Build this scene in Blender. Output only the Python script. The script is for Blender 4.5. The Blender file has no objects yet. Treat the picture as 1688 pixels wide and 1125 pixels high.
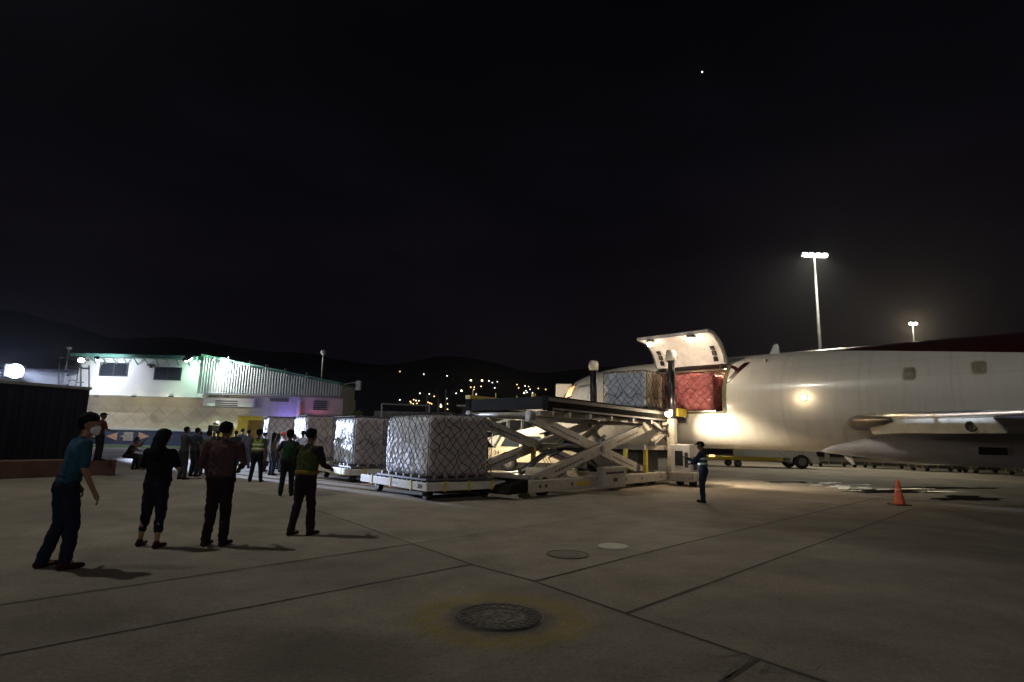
import bpy, bmesh, math, random
from mathutils import Vector as V, Matrix, Euler, noise
R = math.radians
random.seed(7)
C = bpy.context.scene.collection
S = bpy.context.scene
# ------------------------------------------------------------------ camera
FPX, PITCH, ROLL, CH = 950.0, R(9.65), R(1.5), 1.58
cd = bpy.data.cameras.new('camera'); cam = bpy.data.objects.new('camera', cd); C.objects.link(cam)
cd.sensor_width = 36; cd.lens = 36*FPX/1688; cd.clip_start = .1; cd.clip_end = 9000
M3 = Matrix.Rotation(math.pi/2+PITCH, 3, 'X') @ Matrix.Rotation(ROLL, 3, 'Z')
cam.matrix_world = Matrix.Translation((0, 0, CH)) @ M3.to_4x4()
S.camera = cam
S.render.resolution_x, S.render.resolution_y = 1024, 682
# ------------------------------------------------------------------ night sky
w = bpy.data.worlds.new('World'); S.world = w; w.use_nodes = True
nt = w.node_tree; nt.nodes.clear()
def wn(t, **k):
    n = nt.nodes.new(t)
    for a, b in k.items(): setattr(n, a, b)
    return n
tc = wn('ShaderNodeTexCoord'); sp = wn('ShaderNodeSeparateXYZ'); nt.links.new(tc.outputs['Generated'], sp.inputs[0])
rp = wn('ShaderNodeValToRGB'); nt.links.new(sp.outputs['Z'], rp.inputs[0])
rp.color_ramp.elements[0].position = 0.0; rp.color_ramp.elements[0].color = (.0050, .0038, .0064, 1)
rp.color_ramp.elements[1].position = .62; rp.color_ramp.elements[1].color = (.0012, .0013, .0022, 1)
e = rp.color_ramp.elements.new(.22); e.color = (.0036, .0028, .0046, 1)
nz = wn('ShaderNodeTexNoise'); nz.inputs['Scale'].default_value = 3.2; nz.inputs['Detail'].default_value = 5
mp = wn('ShaderNodeMapping'); mp.inputs['Scale'].default_value = (1, 1, 2.6)
nt.links.new(tc.outputs['Generated'], mp.inputs[0]); nt.links.new(mp.outputs[0], nz.inputs[0])
mr = wn('ShaderNodeMapRange'); mr.inputs[1].default_value = .38; mr.inputs[2].default_value = .72; mr.inputs[3].default_value = .8; mr.inputs[4].default_value = 1.45
nt.links.new(nz.outputs[0], mr.inputs[0])
mx = wn('ShaderNodeVectorMath', operation='SCALE'); nt.links.new(rp.outputs[0], mx.inputs[0]); nt.links.new(mr.outputs[0], mx.inputs['Scale'])
bg = wn('ShaderNodeBackground'); nt.links.new(mx.outputs[0], bg.inputs[0]); bg.inputs[1].default_value = 1.0
wo = wn('ShaderNodeOutputWorld'); nt.links.new(bg.outputs[0], wo.inputs[0])
S.view_settings.view_transform = 'Standard'; S.view_settings.look = 'None'; S.view_settings.exposure = 0; S.view_settings.gamma = 1
KL = 1.0   # common factor on the apron floodlights
# ------------------------------------------------------------------ geometry helpers
def ray(x, y): return M3 @ V(((x-844)/FPX, -(y-562.5)/FPX, -1.0))
def G(x, y, z=0.0):
    d = ray(x, y); t = (z-CH)/d.z; return V((d.x*t, d.y*t, z))
def at(x, y, Y):
    d = ray(x, y); t = Y/d.y; return V((d.x*t, Y, CH+d.z*t))
def bm_new(): return bmesh.new()
SPLIT = {'cross_tube', 'bracket', 'eaves_bracket', 'bulkhead', 'net_fitting', 'yellow_post', 'post', 'hose', 'cross_member', 'lower_frame', 'rail_hole', 'outrigger_trim', 'louvre_blade', 'step', 'stair_stringer', 'panel', 'caster_fork'}
def obj(name, bm, mat=None, parent=None, smooth=False):
    if name in SPLIT:
        seen = set(); out = None
        for v0 in list(bm.verts):
            if v0 in seen: continue
            isl, st = [], [v0]
            while st:
                v = st.pop()
                if v in seen: continue
                seen.add(v); isl.append(v); st += [e.other_vert(v) for e in v.link_edges]
            nb = bmesh.new(); mp_ = {v: nb.verts.new(v.co) for v in isl}
            for f in {f for v in isl for f in v.link_faces}:
                nf = nb.faces.new([mp_[v] for v in f.verts]); nf.material_index = f.material_index
            bmesh.ops.recalc_face_normals(nb, faces=nb.faces)
            out = obj_one(name, nb, mat, parent, smooth)
        bm.free(); return out
    return obj_one(name, bm, mat, parent, smooth)
def obj_one(name, bm, mat=None, parent=None, smooth=False):
    me = bpy.data.meshes.new(name); bm.normal_update(); bm.to_mesh(me); bm.free()
    if smooth:
        for p in me.polygons: p.use_smooth = True
    o = bpy.data.objects.new(name, me); C.objects.link(o)
    if mat is not None:
        for m in (mat if isinstance(mat, (list, tuple)) else [mat]): me.materials.append(m)
    if parent is not None: o.parent = parent
    return o
def tag(o, label, cat, group=None):
    o['label'] = label; o['category'] = cat
    if group: o['group'] = group
    return o
def thing(name, label, cat, loc=(0, 0, 0), rz=0, group=None):
    o = bpy.data.objects.new(name, None); C.objects.link(o); o.location = loc; o.rotation_euler = (0, 0, rz)
    o.empty_display_size = .3
    return tag(o, label, cat, group)
def struct(name, bm, m, smooth=False):
    o = obj(name, bm, m, None, smooth); o['kind'] = 'structure'; return o
def box(bm, a, b, bev=0, mi=0, M=None):
    lo = [min(a[i], b[i]) for i in range(3)]; hi = [max(a[i], b[i]) for i in range(3)]
    vs = [bm.verts.new((x, y, z)) for x in (lo[0], hi[0]) for y in (lo[1], hi[1]) for z in (lo[2], hi[2])]
    fs = [bm.faces.new([vs[i] for i in q]) for q in ((0,1,3,2),(4,6,7,5),(0,4,5,1),(2,3,7,6),(0,2,6,4),(1,5,7,3))]
    for f in fs: f.material_index = mi
    if bev:
        es = list({e for f in fs for e in f.edges})
        r = bmesh.ops.bevel(bm, geom=es, offset=bev, segments=2, profile=.6, affect='EDGES')
        vs = list({v for v in r['verts']} | {v for f in r['faces'] for v in f.verts}); 
        allv = set()
        st = list(vs)
        while st:
            v = st.pop()
            if v in allv: continue
            allv.add(v)
            for e_ in v.link_edges:
                st.append(e_.other_vert(v))
        vs = list(allv)
    if M is not None: bmesh.ops.transform(bm, matrix=M, verts=vs)
    return vs
def beam(bm, p, q, wd, h, up=(0, 0, 1), mi=0, bev=0):
    """box section beam from p to q; wd sideways, h along 'up'"""
    p, q = V(p), V(q); d = (q-p); L = d.length; x = d.normalized(); u = V(up)
    y = u.cross(x)
    if y.length < 1e-4: y = V((0, 1, 0)).cross(x)
    y.normalize(); z = x.cross(y)
    M = Matrix((( x.x, y.x, z.x, p.x), (x.y, y.y, z.y, p.y), (x.z, y.z, z.z, p.z), (0, 0, 0, 1)))
    return box(bm, (0, -wd/2, -h/2), (L, wd/2, h/2), bev, mi, M)
def tube(bm, pts, r, n=8, caps=True, mi=0):
    pts = [V(p) for p in pts]; rr = r if isinstance(r, (list, tuple)) else [r]*len(pts)
    rings = []
    t0 = (pts[1]-pts[0]).normalized(); ref = V((0, 0, 1)) if abs(t0.z) < .9 else V((1, 0, 0))
    for i, p in enumerate(pts):
        t = (pts[min(i+1, len(pts)-1)]-pts[max(i-1, 0)])
        if t.length < 1e-9: t = t0.copy()
        t.normalize()
        a = t.cross(ref)
        if a.length < 1e-3: a = t.cross(V((0, 1, 0)))
        a.normalize(); b = t.cross(a); ref = a.cross(t) if False else ref
        rings.append([bm.verts.new(p+a*math.cos(2*math.pi*k/n)*rr[i]+b*math.sin(2*math.pi*k/n)*rr[i]) for k in range(n)])
    for i in range(len(rings)-1):
        for k in range(n):
            f = bm.faces.new((rings[i][k], rings[i][(k+1)%n], rings[i+1][(k+1)%n], rings[i+1][k])); f.material_index = mi
    if caps:
        bm.faces.new(rings[0][::-1]).material_index = mi; bm.faces.new(rings[-1]).material_index = mi
def lathe(bm, prof, c=(0, 0, 0), axis='Z', n=20, mi=0):
    c = V(c); rings = []
    for r_, h in prof:
        ring = []
        for k in range(n):
            a = 2*math.pi*k/n; x, y = r_*math.cos(a), r_*math.sin(a)
            p = {'Z': V((x, y, h)), 'Y': V((x, h, y)), 'X': V((h, x, y))}[axis]
            ring.append(bm.verts.new(c+p))
        rings.append(ring)
    for i in range(len(rings)-1):
        for k in range(n):
            bm.faces.new((rings[i][k], rings[i][(k+1)%n], rings[i+1][(k+1)%n], rings[i+1][k])).material_index = mi
    bm.faces.new(rings[0][::-1]).material_index = mi; bm.faces.new(rings[-1]).material_index = mi
def prism(bm, poly, p0, ax, ay, ext, mi=0):
    """polygon (2-D) placed at p0 with axes ax, ay and extruded by vector ext"""
    p0, ax, ay, ext = V(p0), V(ax), V(ay), V(ext)
    a = [bm.verts.new(p0+ax*x+ay*y) for x, y in poly]; b = [bm.verts.new(v.co+ext) for v in a]
    n = len(a)
    bm.faces.new(a[::-1]).material_index = mi; bm.faces.new(b).material_index = mi
    for i in range(n): bm.faces.new((a[i], a[(i+1)%n], b[(i+1)%n], b[i])).material_index = mi
def sheet(bm, pts, mi=0):
    bm.faces.new([bm.verts.new(V(p)) for p in pts]).material_index = mi
def fixn(bm): bmesh.ops.recalc_face_normals(bm, faces=bm.faces)
# ------------------------------------------------------------------ materials
def mat(name, col, rough=.6, metal=0, var=.15, vs=4.0, bump=0, bs=30.0, dirt=0, spec=.5, coat=0, sub=None):
    m = bpy.data.materials.new(name); m.use_nodes = True; t = m.node_tree; b = t.nodes['Principled BSDF']
    b.inputs['Roughness'].default_value = rough; b.inputs['Metallic'].default_value = metal
    b.inputs['Specular IOR Level'].default_value = spec; b.inputs['Coat Weight'].default_value = coat
    tc = t.nodes.new('ShaderNodeTexCoord')
    n = t.nodes.new('ShaderNodeTexNoise'); n.inputs['Scale'].default_value = vs; n.inputs['Detail'].default_value = 6; n.inputs['Roughness'].default_value = .6
    t.links.new(tc.outputs['Object'], n.inputs[0])
    r = t.nodes.new('ShaderNodeValToRGB'); c = V(col[:3])
    r.color_ramp.elements[0].position = .3; r.color_ramp.elements[1].position = .7
    r.color_ramp.elements[0].color = (*(c*(1-var)), 1); r.color_ramp.elements[1].color = (*(c*(1+var)), 1)
    t.links.new(n.outputs[0], r.inputs[0]); out = r.outputs[0]
    if dirt:
        n2 = t.nodes.new('ShaderNodeTexNoise'); n2.inputs['Scale'].default_value = vs*1.7+1; n2.inputs['Detail'].default_value = 9; n2.inputs['Roughness'].default_value = .72
        t.links.new(tc.outputs['Object'], n2.inputs[0])
        r2 = t.nodes.new('ShaderNodeValToRGB'); r2.color_ramp.elements[0].position = .5; r2.color_ramp.elements[1].position = .68
        t.links.new(n2.outputs[0], r2.inputs[0])
        mm = t.nodes.new('ShaderNodeMath'); mm.operation = 'MULTIPLY'; mm.inputs[1].default_value = dirt; t.links.new(r2.outputs[0], mm.inputs[0])
        mi_ = t.nodes.new('ShaderNodeMix'); mi_.data_type = 'RGBA'; t.links.new(mm.outputs[0], mi_.inputs[0]); t.links.new(out, mi_.inputs[6])
        mi_.inputs[7].default_value = (c.x*.3+.015, c.y*.27+.012, c.z*.22+.008, 1); out = mi_.outputs[2]
    t.links.new(out, b.inputs['Base Color'])
    if bump:
        n3 = t.nodes.new('ShaderNodeTexNoise'); n3.inputs['Scale'].default_value = bs; n3.inputs['Detail'].default_value = 5
        t.links.new(tc.outputs['Object'], n3.inputs[0]); bp = t.nodes.new('ShaderNodeBump'); bp.inputs['Strength'].default_value = bump; bp.inputs['Distance'].default_value = .02 if bump < .7 else (.05 if bump < .8 else .1)
        t.links.new(n3.outputs[0], bp.inputs['Height']); t.links.new(bp.outputs[0], b.inputs['Normal'])
    return m
def emis(name, col, st):
    m = bpy.data.materials.new(name); m.use_nodes = True; b = m.node_tree.nodes['Principled BSDF']
    b.inputs['Base Color'].default_value = (.8, .8, .8, 1); b.inputs['Emission Color'].default_value = (*col, 1); b.inputs['Emission Strength'].default_value = st
    return m
def math_(t, op, a, b=None, clamp=False):
    n = t.nodes.new('ShaderNodeMath'); n.operation = op; n.use_clamp = clamp
    for i, v in enumerate((a, b)):
        if v is None: continue
        if isinstance(v, (int, float)): n.inputs[i].default_value = v
        else: t.links.new(v, n.inputs[i])
    return n.outputs[0]
def mixc(t, f, a, b):
    n = t.nodes.new('ShaderNodeMix'); n.data_type = 'RGBA'
    for i, v in ((0, f), (6, a), (7, b)):
        if isinstance(v, (int, float)): n.inputs[i].default_value = v
        elif isinstance(v, tuple): n.inputs[i].default_value = (*v[:3], 1)
        else: t.links.new(v, n.inputs[i])
    return n.outputs[2]
WHITE = mat('white_paint', (.62, .6, .56), .45, 0, .1, 3, .15, 40, .5)
CREAM = mat('cream_paint', (.55, .47, .33), .5, 0, .1, 2, 0, 30, .35)
GREY = mat('grey_steel', (.22, .21, .2), .5, .4, .25, 6, .2, 40, .6)
DARK = mat('dark_steel', (.03, .03, .032), .55, .3, .3, 5, .2, 30)
BLACK = mat('black_rubber', (.012, .012, .012), .75, 0, .2, 8, .2, 60)
YELL = mat('yellow_paint', (.55, .42, .03), .5, 0, .12, 4, 0, 30, .4)
GLASS = mat('dark_glass', (.02, .025, .03), .08, 0, .1, 3)
ROPE = mat('net_webbing', (.045, .042, .045), .85, 0, .3, 10)
ROLLR = mat('roller_steel', (.25, .25, .26), .35, .8, .2, 10)
GALV = mat('galvanised_steel', (.35, .36, .35), .45, .5, .2, 6)
# ------------------------------------------------------------------ lamps
def spot(name, loc, target, P, col, ang=150, blend=.4, rad=.15, parent=None):
    l = bpy.data.lights.new(name, 'SPOT'); l.energy = P; l.color = col; l.spot_size = R(ang); l.spot_blend = blend; l.shadow_soft_size = rad
    o = bpy.data.objects.new(name, l); C.objects.link(o); o.location = loc
    o.rotation_euler = (V(target)-V(loc)).to_track_quat('-Z', 'Y').to_euler()
    if parent: o.parent = parent; o.matrix_parent_inverse = Matrix.Translation(-V(parent.location)) if not parent.rotation_euler.z else parent_matrix(parent).inverted()
    return o
def parent_matrix(p): return Matrix.Translation(p.location) @ Euler(p.rotation_euler).to_matrix().to_4x4()
def point(name, loc, P, col, rad=.08, parent=None):
    l = bpy.data.lights.new(name, 'POINT'); l.energy = P; l.color = col; l.shadow_soft_size = rad
    o = bpy.data.objects.new(name, l); C.objects.link(o); o.location = loc
    if parent: o.parent = parent; o.matrix_parent_inverse = parent_matrix(parent).inverted()
    return o
E_WARM = emis('lit_lens_warm', (1, .74, .42), 60)
E_WHITE = emis('lit_lens_white', (1, .97, .82), 80)
E_BLUE = emis('lit_lens_cool', (.75, .85, 1), 90)
E_GREEN = emis('lit_lens_green', (.72, 1, .82), 60)

# ================================================================== GROUND
def ground_material():
    m = bpy.data.materials.new('apron_concrete'); m.use_nodes = True; t = m.node_tree; b = t.nodes['Principled BSDF']
    tc = t.nodes.new('ShaderNodeTexCoord'); P = tc.outputs['Object']
    def N(s, d=6, r=.6, dist=0):
        n = t.nodes.new('ShaderNodeTexNoise'); n.inputs['Scale'].default_value = s; n.inputs['Detail'].default_value = d; n.inputs['Roughness'].default_value = r; n.inputs['Distortion'].default_value = dist
        t.links.new(P, n.inputs[0]); return n.outputs[0]
    def ramp(v, a, b_, ca, cb):
        r = t.nodes.new('ShaderNodeMapRange'); r.inputs[1].default_value = a; r.inputs[2].default_value = b_; r.inputs[3].default_value = ca; r.inputs[4].default_value = cb
        t.links.new(v, r.inputs[0]); return r.outputs[0]
    big = ramp(N(.13, 5, .55, .6), .35, .65, .68, 1.25)
    mid = ramp(N(1.1, 9, .72), .32, .68, .74, 1.22)
    fin = ramp(N(26, 6, .8), .3, .7, .62, 1.36)
    spk = ramp(N(5, 9, .85), .56, .7, 1, .68)
    v = math_(t, 'MULTIPLY', math_(t, 'MULTIPLY', big, mid), math_(t, 'MULTIPLY', fin, spk))
    # dark stains, and the aircraft's shadow painted into the concrete at right
    sepn = t.nodes.new('ShaderNodeSeparateXYZ'); t.links.new(P, sepn.inputs[0]); X, Y = sepn.outputs[0], sepn.outputs[1]
    def blob(cx, cy, rx, ry, depth, edge=.5):
        wob = math_(t, 'MULTIPLY', math_(t, 'SUBTRACT', N(1.6, 5, .6), .5), 1.3)
        dx = math_(t, 'DIVIDE', math_(t, 'SUBTRACT', X, cx), rx); dy = math_(t, 'DIVIDE', math_(t, 'SUBTRACT', Y, cy), ry)
        d = math_(t, 'ADD', math_(t, 'SQRT', math_(t, 'ADD', math_(t, 'MULTIPLY', dx, dx), math_(t, 'MULTIPLY', dy, dy))), wob)
        return ramp_c(d, 1-edge, 1+edge*.3, depth, 1)
    def ramp_c(v_, a, b_, ca, cb): return ramp(v_, a, b_, ca, cb)
    for args in STAINS_AND_SHADE: v = math_(t, 'MULTIPLY', v, blob(*args))
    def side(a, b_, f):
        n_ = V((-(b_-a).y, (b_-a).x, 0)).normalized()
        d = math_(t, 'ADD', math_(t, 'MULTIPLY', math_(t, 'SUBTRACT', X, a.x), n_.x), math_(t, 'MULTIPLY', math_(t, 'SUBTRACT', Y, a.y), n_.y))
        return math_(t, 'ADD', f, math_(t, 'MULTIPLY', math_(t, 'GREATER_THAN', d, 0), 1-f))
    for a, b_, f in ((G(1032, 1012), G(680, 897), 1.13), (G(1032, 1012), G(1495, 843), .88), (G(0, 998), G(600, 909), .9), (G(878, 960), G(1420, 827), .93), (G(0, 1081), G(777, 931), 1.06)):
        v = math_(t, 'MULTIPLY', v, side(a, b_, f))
    # mixing beyond 1 clamps, so scale instead
    sc = t.nodes.new('ShaderNodeVectorMath'); sc.operation = 'SCALE'; sc.inputs[0].default_value = (.222, .19, .152); t.links.new(v, sc.inputs['Scale'])
    col = sc.outputs[0]
    # faded yellow paint ring round the manhole
    cx, cy = MH.x, MH.y
    dx = math_(t, 'SUBTRACT', X, cx); dy = math_(t, 'SUBTRACT', Y, cy)
    d = math_(t, 'SQRT', math_(t, 'ADD', math_(t, 'MULTIPLY', dx, dx), math_(t, 'MULTIPLY', dy, dy)))
    d = math_(t, 'ADD', d, math_(t, 'MULTIPLY', math_(t, 'SUBTRACT', N(4, 8, .7), .5), .34))
    ring = math_(t, 'MULTIPLY', ramp(d, .46, .56, 0, 1), ramp(d, .72, .88, 1, 0))
    ring = math_(t, 'MULTIPLY', ring, ramp(N(9, 9, .8), .42, .56, .12, .8))
    ys = t.nodes.new('ShaderNodeVectorMath'); ys.operation = 'SCALE'; ys.inputs[0].default_value = (.25, .19, .025); t.links.new(v, ys.inputs['Scale'])
    col = mixc(t, ring, col, ys.outputs[0])
    soot = math_(t, 'MULTIPLY', ramp(d, .33, .4, 0, 1), ramp(d, .42, .54, 1, 0)); soot = math_(t, 'MULTIPLY', soot, .5)
    col = mixc(t, soot, col, (.045, .038, .034))
    t.links.new(col, b.inputs['Base Color'])
    t.links.new(ramp(N(.6, 6), .3, .7, .7, .92), b.inputs['Roughness']); b.inputs['Specular IOR Level'].default_value = .28
    bp = t.nodes.new('ShaderNodeBump'); bp.inputs['Strength'].default_value = .35; bp.inputs['Distance'].default_value = .01
    t.links.new(N(35, 8, .7), bp.inputs['Height']); t.links.new(bp.outputs[0], b.inputs['Normal'])
    return m
MH = G(824, 1018)
s1 = G(560, 1075); s2 = G(1338, 873); s3 = G(1010, 905); s4 = G(240, 935)
STAINS_AND_SHADE = [(s1.x, s1.y, .9, .55, .72), (s2.x, s2.y, .9, .5, .72), (G(1560, 820).x, G(1560, 820).y, 3.5, 2.2, .7), (G(720, 900).x-.3, G(700, 880).y, 1.6, .5, .85),  # the widest one paints the aircraft's cast shadow
          (s4.x, s4.y, .5, .18, .6), (G(1130, 960).x, G(1130, 960).y, .8, .4, .85)]
bm = bm_new(); gs = [-2500, -300, -60, 0, 60, 300, 2500]
vv = [[bm.verts.new((x, y, 0)) for x in gs] for y in [-300, -60, 0, 30, 60, 150, 3000]]
for i in range(6):
    for j in range(6): bm.faces.new((vv[i][j], vv[i][j+1], vv[i+1][j+1], vv[i+1][j]))
struct('apron_ground', bm, ground_material())
# joints between the concrete slabs
JOINT = mat('joint_sealant', (.022, .018, .016), .8, 0, .3, 6)
def joint_strip(bm, p, q, w_=.022, seed=0):
    p, q = V((p[0], p[1], .004)), V((q[0], q[1], .004)); d = (q-p).normalized(); s = V((-d.y, d.x, 0)); L = (q-p).length; n = max(2, int(L/.25))
    pr = None
    for i in range(n+1):
        c = p+d*L*i/n + s*.008*noise.noise(V((i*.35, seed, 0))); h = w_*(.5+.35*noise.noise(V((i*.5, seed+9, 3))))
        cur = (bm.verts.new(c+s*h), bm.verts.new(c-s*h))
        if pr: bm.faces.new((pr[0], pr[1], cur[1], cur[0]))
        pr = cur
bm = bm_new()
ext = lambda a, b, k0, k1: ((a+(b-a)*k0), (a+(b-a)*k1))
def jl(x0, y0, x1, y1, k0=0, k1=1, w_=.022, sd=0):
    w_ *= 1.35
    a, b = G(x0, y0), G(x1, y1); p, q = ext(a, b, k0, k1); joint_strip(bm, p, q, w_, sd)
jl(0, 998, 600, 909, -2, 1, .018, 1); jl(600, 909, 680, 897, 0, 1, .018, 2); jl(680, 897, 846, 872, 0, 4.5, .012, 3)
jl(0, 1081, 777, 931, -1.5, 1, .02, 4)
jl(680, 897, 777, 931, -3.2, 1, .02, 5); jl(777, 931, 878, 958, 0, 1, .024, 6); jl(878, 958, 1032, 1012, 0, 1, .024, 7); jl(1032, 1012, 1250, 1087, 0, 2.4, .022, 8)
jl(878, 960, 1100, 903, 0, 1, .026, 9); jl(1100, 903, 1420, 827, 0, 1.15, .03, 10)
jl(1032, 1012, 1495, 843, 0, 1.05, .03, 11)
jl(1250, 1087, 1190, 1125, 0, 2.5, .03, 12)
struct('slab_joints', bm, JOINT)
# tyre scuffs
bm = bm_new()
for (a, b, w_) in (((1195, 1118), (1236, 1082), .045), ((1178, 1085), (1232, 1078), .03), ((1255, 1112), (1268, 1092), .04)):
    p, q = G(*a), G(*b); joint_strip(bm, p, q, w_, a[0])
rn = random.Random(4)
for k in range(9):
    p = G(rn.uniform(150, 1600), rn.uniform(900, 1110)); a_ = rn.uniform(0, 6.28)
    for m_ in range(rn.randint(3, 7)):
        q = p+V((math.cos(a_), math.sin(a_), 0))*rn.uniform(.12, .3); joint_strip(bm, p, q, .006, k+m_); p = q; a_ += rn.uniform(-.7, .7)
struct('tyre_scuffs', bm, mat('tyre_scuff', (.07, .06, .052), .7, 0, .4, 9))
# grass verge in front of the warehouse
GRASS = mat('verge_grass', (.05, .11, .02), .9, 0, .4, 3, .4, 12)
bm = bm_new(); sheet(bm, [(-75, 50, .006), (-27, 50, .006), (-27, 58.5, .006), (-75, 58.5, .006)]); struct('grass_verge', bm, GRASS)
# puddles beside the aircraft (wet patches that mirror the lit fuselage)
WET = mat('puddle_water', (.03, .03, .03), .03, 0, .1, 3, 0, 20, 0, 1.0)
def puddle(px, py, rx, ry, seed, M=WET, name='puddle', z=.006, rough=.35):
    c = G(px, py); a = G(px+rx, py)-c; b_ = G(px, py+ry)-c; bm = bm_new(); vs = []
    for k in range(40):
        t = 2*math.pi*k/40; f = 1+rough*noise.noise(V((math.cos(t)*1.7, math.sin(t)*1.7, seed)))+.5*rough*noise.noise(V((math.cos(t)*5, math.sin(t)*5, seed)))
        p = c+(a*math.cos(t)+b_*math.sin(t))*f; vs.append(bm.verts.new((p.x, p.y, z)))
    bm.faces.new(vs); fixn(bm); o = struct(name, bm, M)
    return o
GLINTW = mat('painted_wet_glint', (.8, .82, .82), .3, 0, .08, 3)  # white glints of the wet ground, painted as flat patches
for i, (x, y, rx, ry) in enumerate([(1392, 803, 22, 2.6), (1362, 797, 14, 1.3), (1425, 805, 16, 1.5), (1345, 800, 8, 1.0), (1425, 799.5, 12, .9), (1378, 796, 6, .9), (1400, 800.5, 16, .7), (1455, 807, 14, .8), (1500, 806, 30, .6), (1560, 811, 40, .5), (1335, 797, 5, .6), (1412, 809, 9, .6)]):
    puddle(x, y, rx, ry, i*3.1, GLINTW, 'painted_glint', .006, 1.1)
for i, (x, y, rx, ry) in enumerate([(1480, 810, 70, 3), (1600, 822, 60, 4), (1300, 795, 40, 2.0), (1560, 805, 70, 2.2)]):
    puddle(x, y, rx, ry, i*5+.7, WET, 'puddle', .005, .8)
# ------------------------------------------------------------------ manholes
def manhole(px, py, r, label, rimmat, lidmat, seed, rings=True):
    c = G(px, py); o = thing('manhole_cover', label, 'manhole', (c.x, c.y, 0), .3, 'manhole covers in the apron')
    bm = bm_new()
    n = 64
    for (ra, rb, z0, z1) in ((r, r*.955, .004, .014), (r*.955, r*.93, .014, .003)):
        A = [bm.verts.new((ra*math.cos(2*math.pi*k/n), ra*math.sin(2*math.pi*k/n), z0)) for k in range(n)]
        B = [bm.verts.new((rb*math.cos(2*math.pi*k/n), rb*math.sin(2*math.pi*k/n), z1)) for k in range(n)]
        for k in range(n): bm.faces.new((A[k], A[(k+1)%n], B[(k+1)%n], B[k]))
    fixn(bm); obj('rim', bm, rimmat, o)
    bm = bm_new(); lathe(bm, [(r*.9, .002), (r*.9, .010), (r*.62, .012), (r*.6, .007), (r*.54, .007), (r*.52, .013), (.02, .014)], n=n)
    if rings:
        for a in range(0, 360, 15):
            for rr in (.68, .78, .86):
                box(bm, (r*rr-.02, -.011, .008), (r*rr+.012, .011, .0155), M=Matrix.Rotation(R(a+rr*40), 4, 'Z'))
        rnd = random.Random(seed)
        for k in range(40):
            x, y = rnd.uniform(-.45, .45)*r, rnd.uniform(-.45, .45)*r
            if x*x+y*y < (.46*r)**2: box(bm, (x-.016, y-.005, .01), (x+.016, y+.005, .0165))
    fixn(bm); obj('lid', bm, lidmat, o); return o
IRON = mat('cast_iron', (.075, .068, .06), .55, .2, .4, 8, .5, 30, .5)
IRON2 = mat('worn_concrete_lid', (.16, .14, .11), .8, 0, .2, 6, .3, 30, .5)
PLASTER = mat('pale_patch', (.5, .46, .38), .8, 0, .15, 6, .3, 30, .3)
manhole(824, 1018, .40, 'large round iron manhole cover inside a faded yellow painted ring', mat('manhole_rim', (.03, .027, .025), .6, .2), IRON, 1)
manhole(936, 915, .30, 'small dark rimmed round cover flush in the concrete, left of the pale one', mat('manhole_rim_dark', (.04, .035, .03), .6, .2), IRON2, 2, False)
manhole(1011, 901, .24, 'small pale round cover flush in the concrete, right of the dark rimmed one', PLASTER, PLASTER, 3, False)

# ================================================================== HILLS AND FAR LIGHTS
bm = bm_new(); rows = []
NX = 90
def crest(x): return 150+70*noise.noise(V((x*.0011, 3.3, 0)))+34*noise.noise(V((x*.004, 8, 0)))+(-x*.055 if x < -300 else 16) 
for j in range(14):
    row = []
    for i in range(NX+1):
        x = -2200+4000*i/NX; k = j/13; y = 500+850*k
        z = crest(x)*min(1, k*1.15)**1.0*(1 if k < .95 else .97)+9*noise.noise(V((x*.01, y*.01, 5)))*k
        row.append(bm.verts.new((x, y, z-.5)))
    rows.append(row)
for j in range(13):
    for i in range(NX): bm.faces.new((rows[j][i], rows[j][i+1], rows[j+1][i+1], rows[j+1][i]))
hill = struct('hills', bm, mat('hill_scrub', (.02, .022, .02), 1, 0, .5, .02), True)
bpy.context.view_layer.update()
CT = [(465,155,1),(650,175,0),(830,188,0),(1013,223,2),(1100,225,2),(1153,227,0),(1180,240,0),(1218,233,0),(1198,280,0),(1013,275,1),(1040,275,1),(1037,293,1),(1093,268,1),(1370,255,1),(1383,280,1),(1433,266,0),(1460,270,1),(1470,292,0),(1440,303,0),(1425,320,2),(1448,315,0),(1490,318,0),(1535,285,1),(1592,292,1),(620,322,0),(692,327,0),(940,303,2),(900,322,0),(545,385,1),(572,372,1),(590,378,0),(612,380,1),(568,403,1),(597,400,1),(550,395,1),(683,392,1),(697,398,1),(710,403,1),(762,368,1),(797,362,1),(828,362,0),(782,423,2),(780,408,0),(833,403,1),(833,445,1),(815,408,0),(465,373,0),(730,345,1),(1055,330,0)]
fm = {}
for k, c_, s_, nm in ((0, (.95, 1, .9), 5, 'white'), (1, (1, .62, .25), 4.5, 'orange'), (2, (1, .9, .55), 9, 'bright')):
    b2 = bm_new(); bmesh.ops.create_icosphere(b2, subdivisions=2, radius={0: .85, 1: .9, 2: 1.5}[k]); me = bpy.data.meshes.new('lamp_glow'); b2.to_mesh(me); b2.free()
    me.materials.append(emis('far_lamp_'+nm, c_, s_)); fm[k] = me
lab = {0: 'tiny white lamp far off among the town lights on the dark hillside', 1: 'tiny orange lamp far off among the town lights on the dark hillside', 2: 'largest kind of pale yellow lamp far off on the dark hillside'}
dg = bpy.context.evaluated_depsgraph_get()
for (x, y, k) in CT:
    px, py = 560+x*.2133, 580+y*.2133; d = ray(px, py).normalized()
    ok, loc, *_ = S.ray_cast(dg, V((0, 0, CH))+d*120, d, distance=4000)
    Y = loc.y-4 if ok and loc.y > 300 else 900
    p = at(px, py, Y); o = bpy.data.objects.new('hillside_lamp', fm[k]); C.objects.link(o); o.location = p; o.scale = [Y/950]*3
    tag(o, lab[k], 'street lamp', ['white lamps on the far hillside', 'orange lamps on the far hillside', 'bright lamps on the far hillside'][k])
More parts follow.
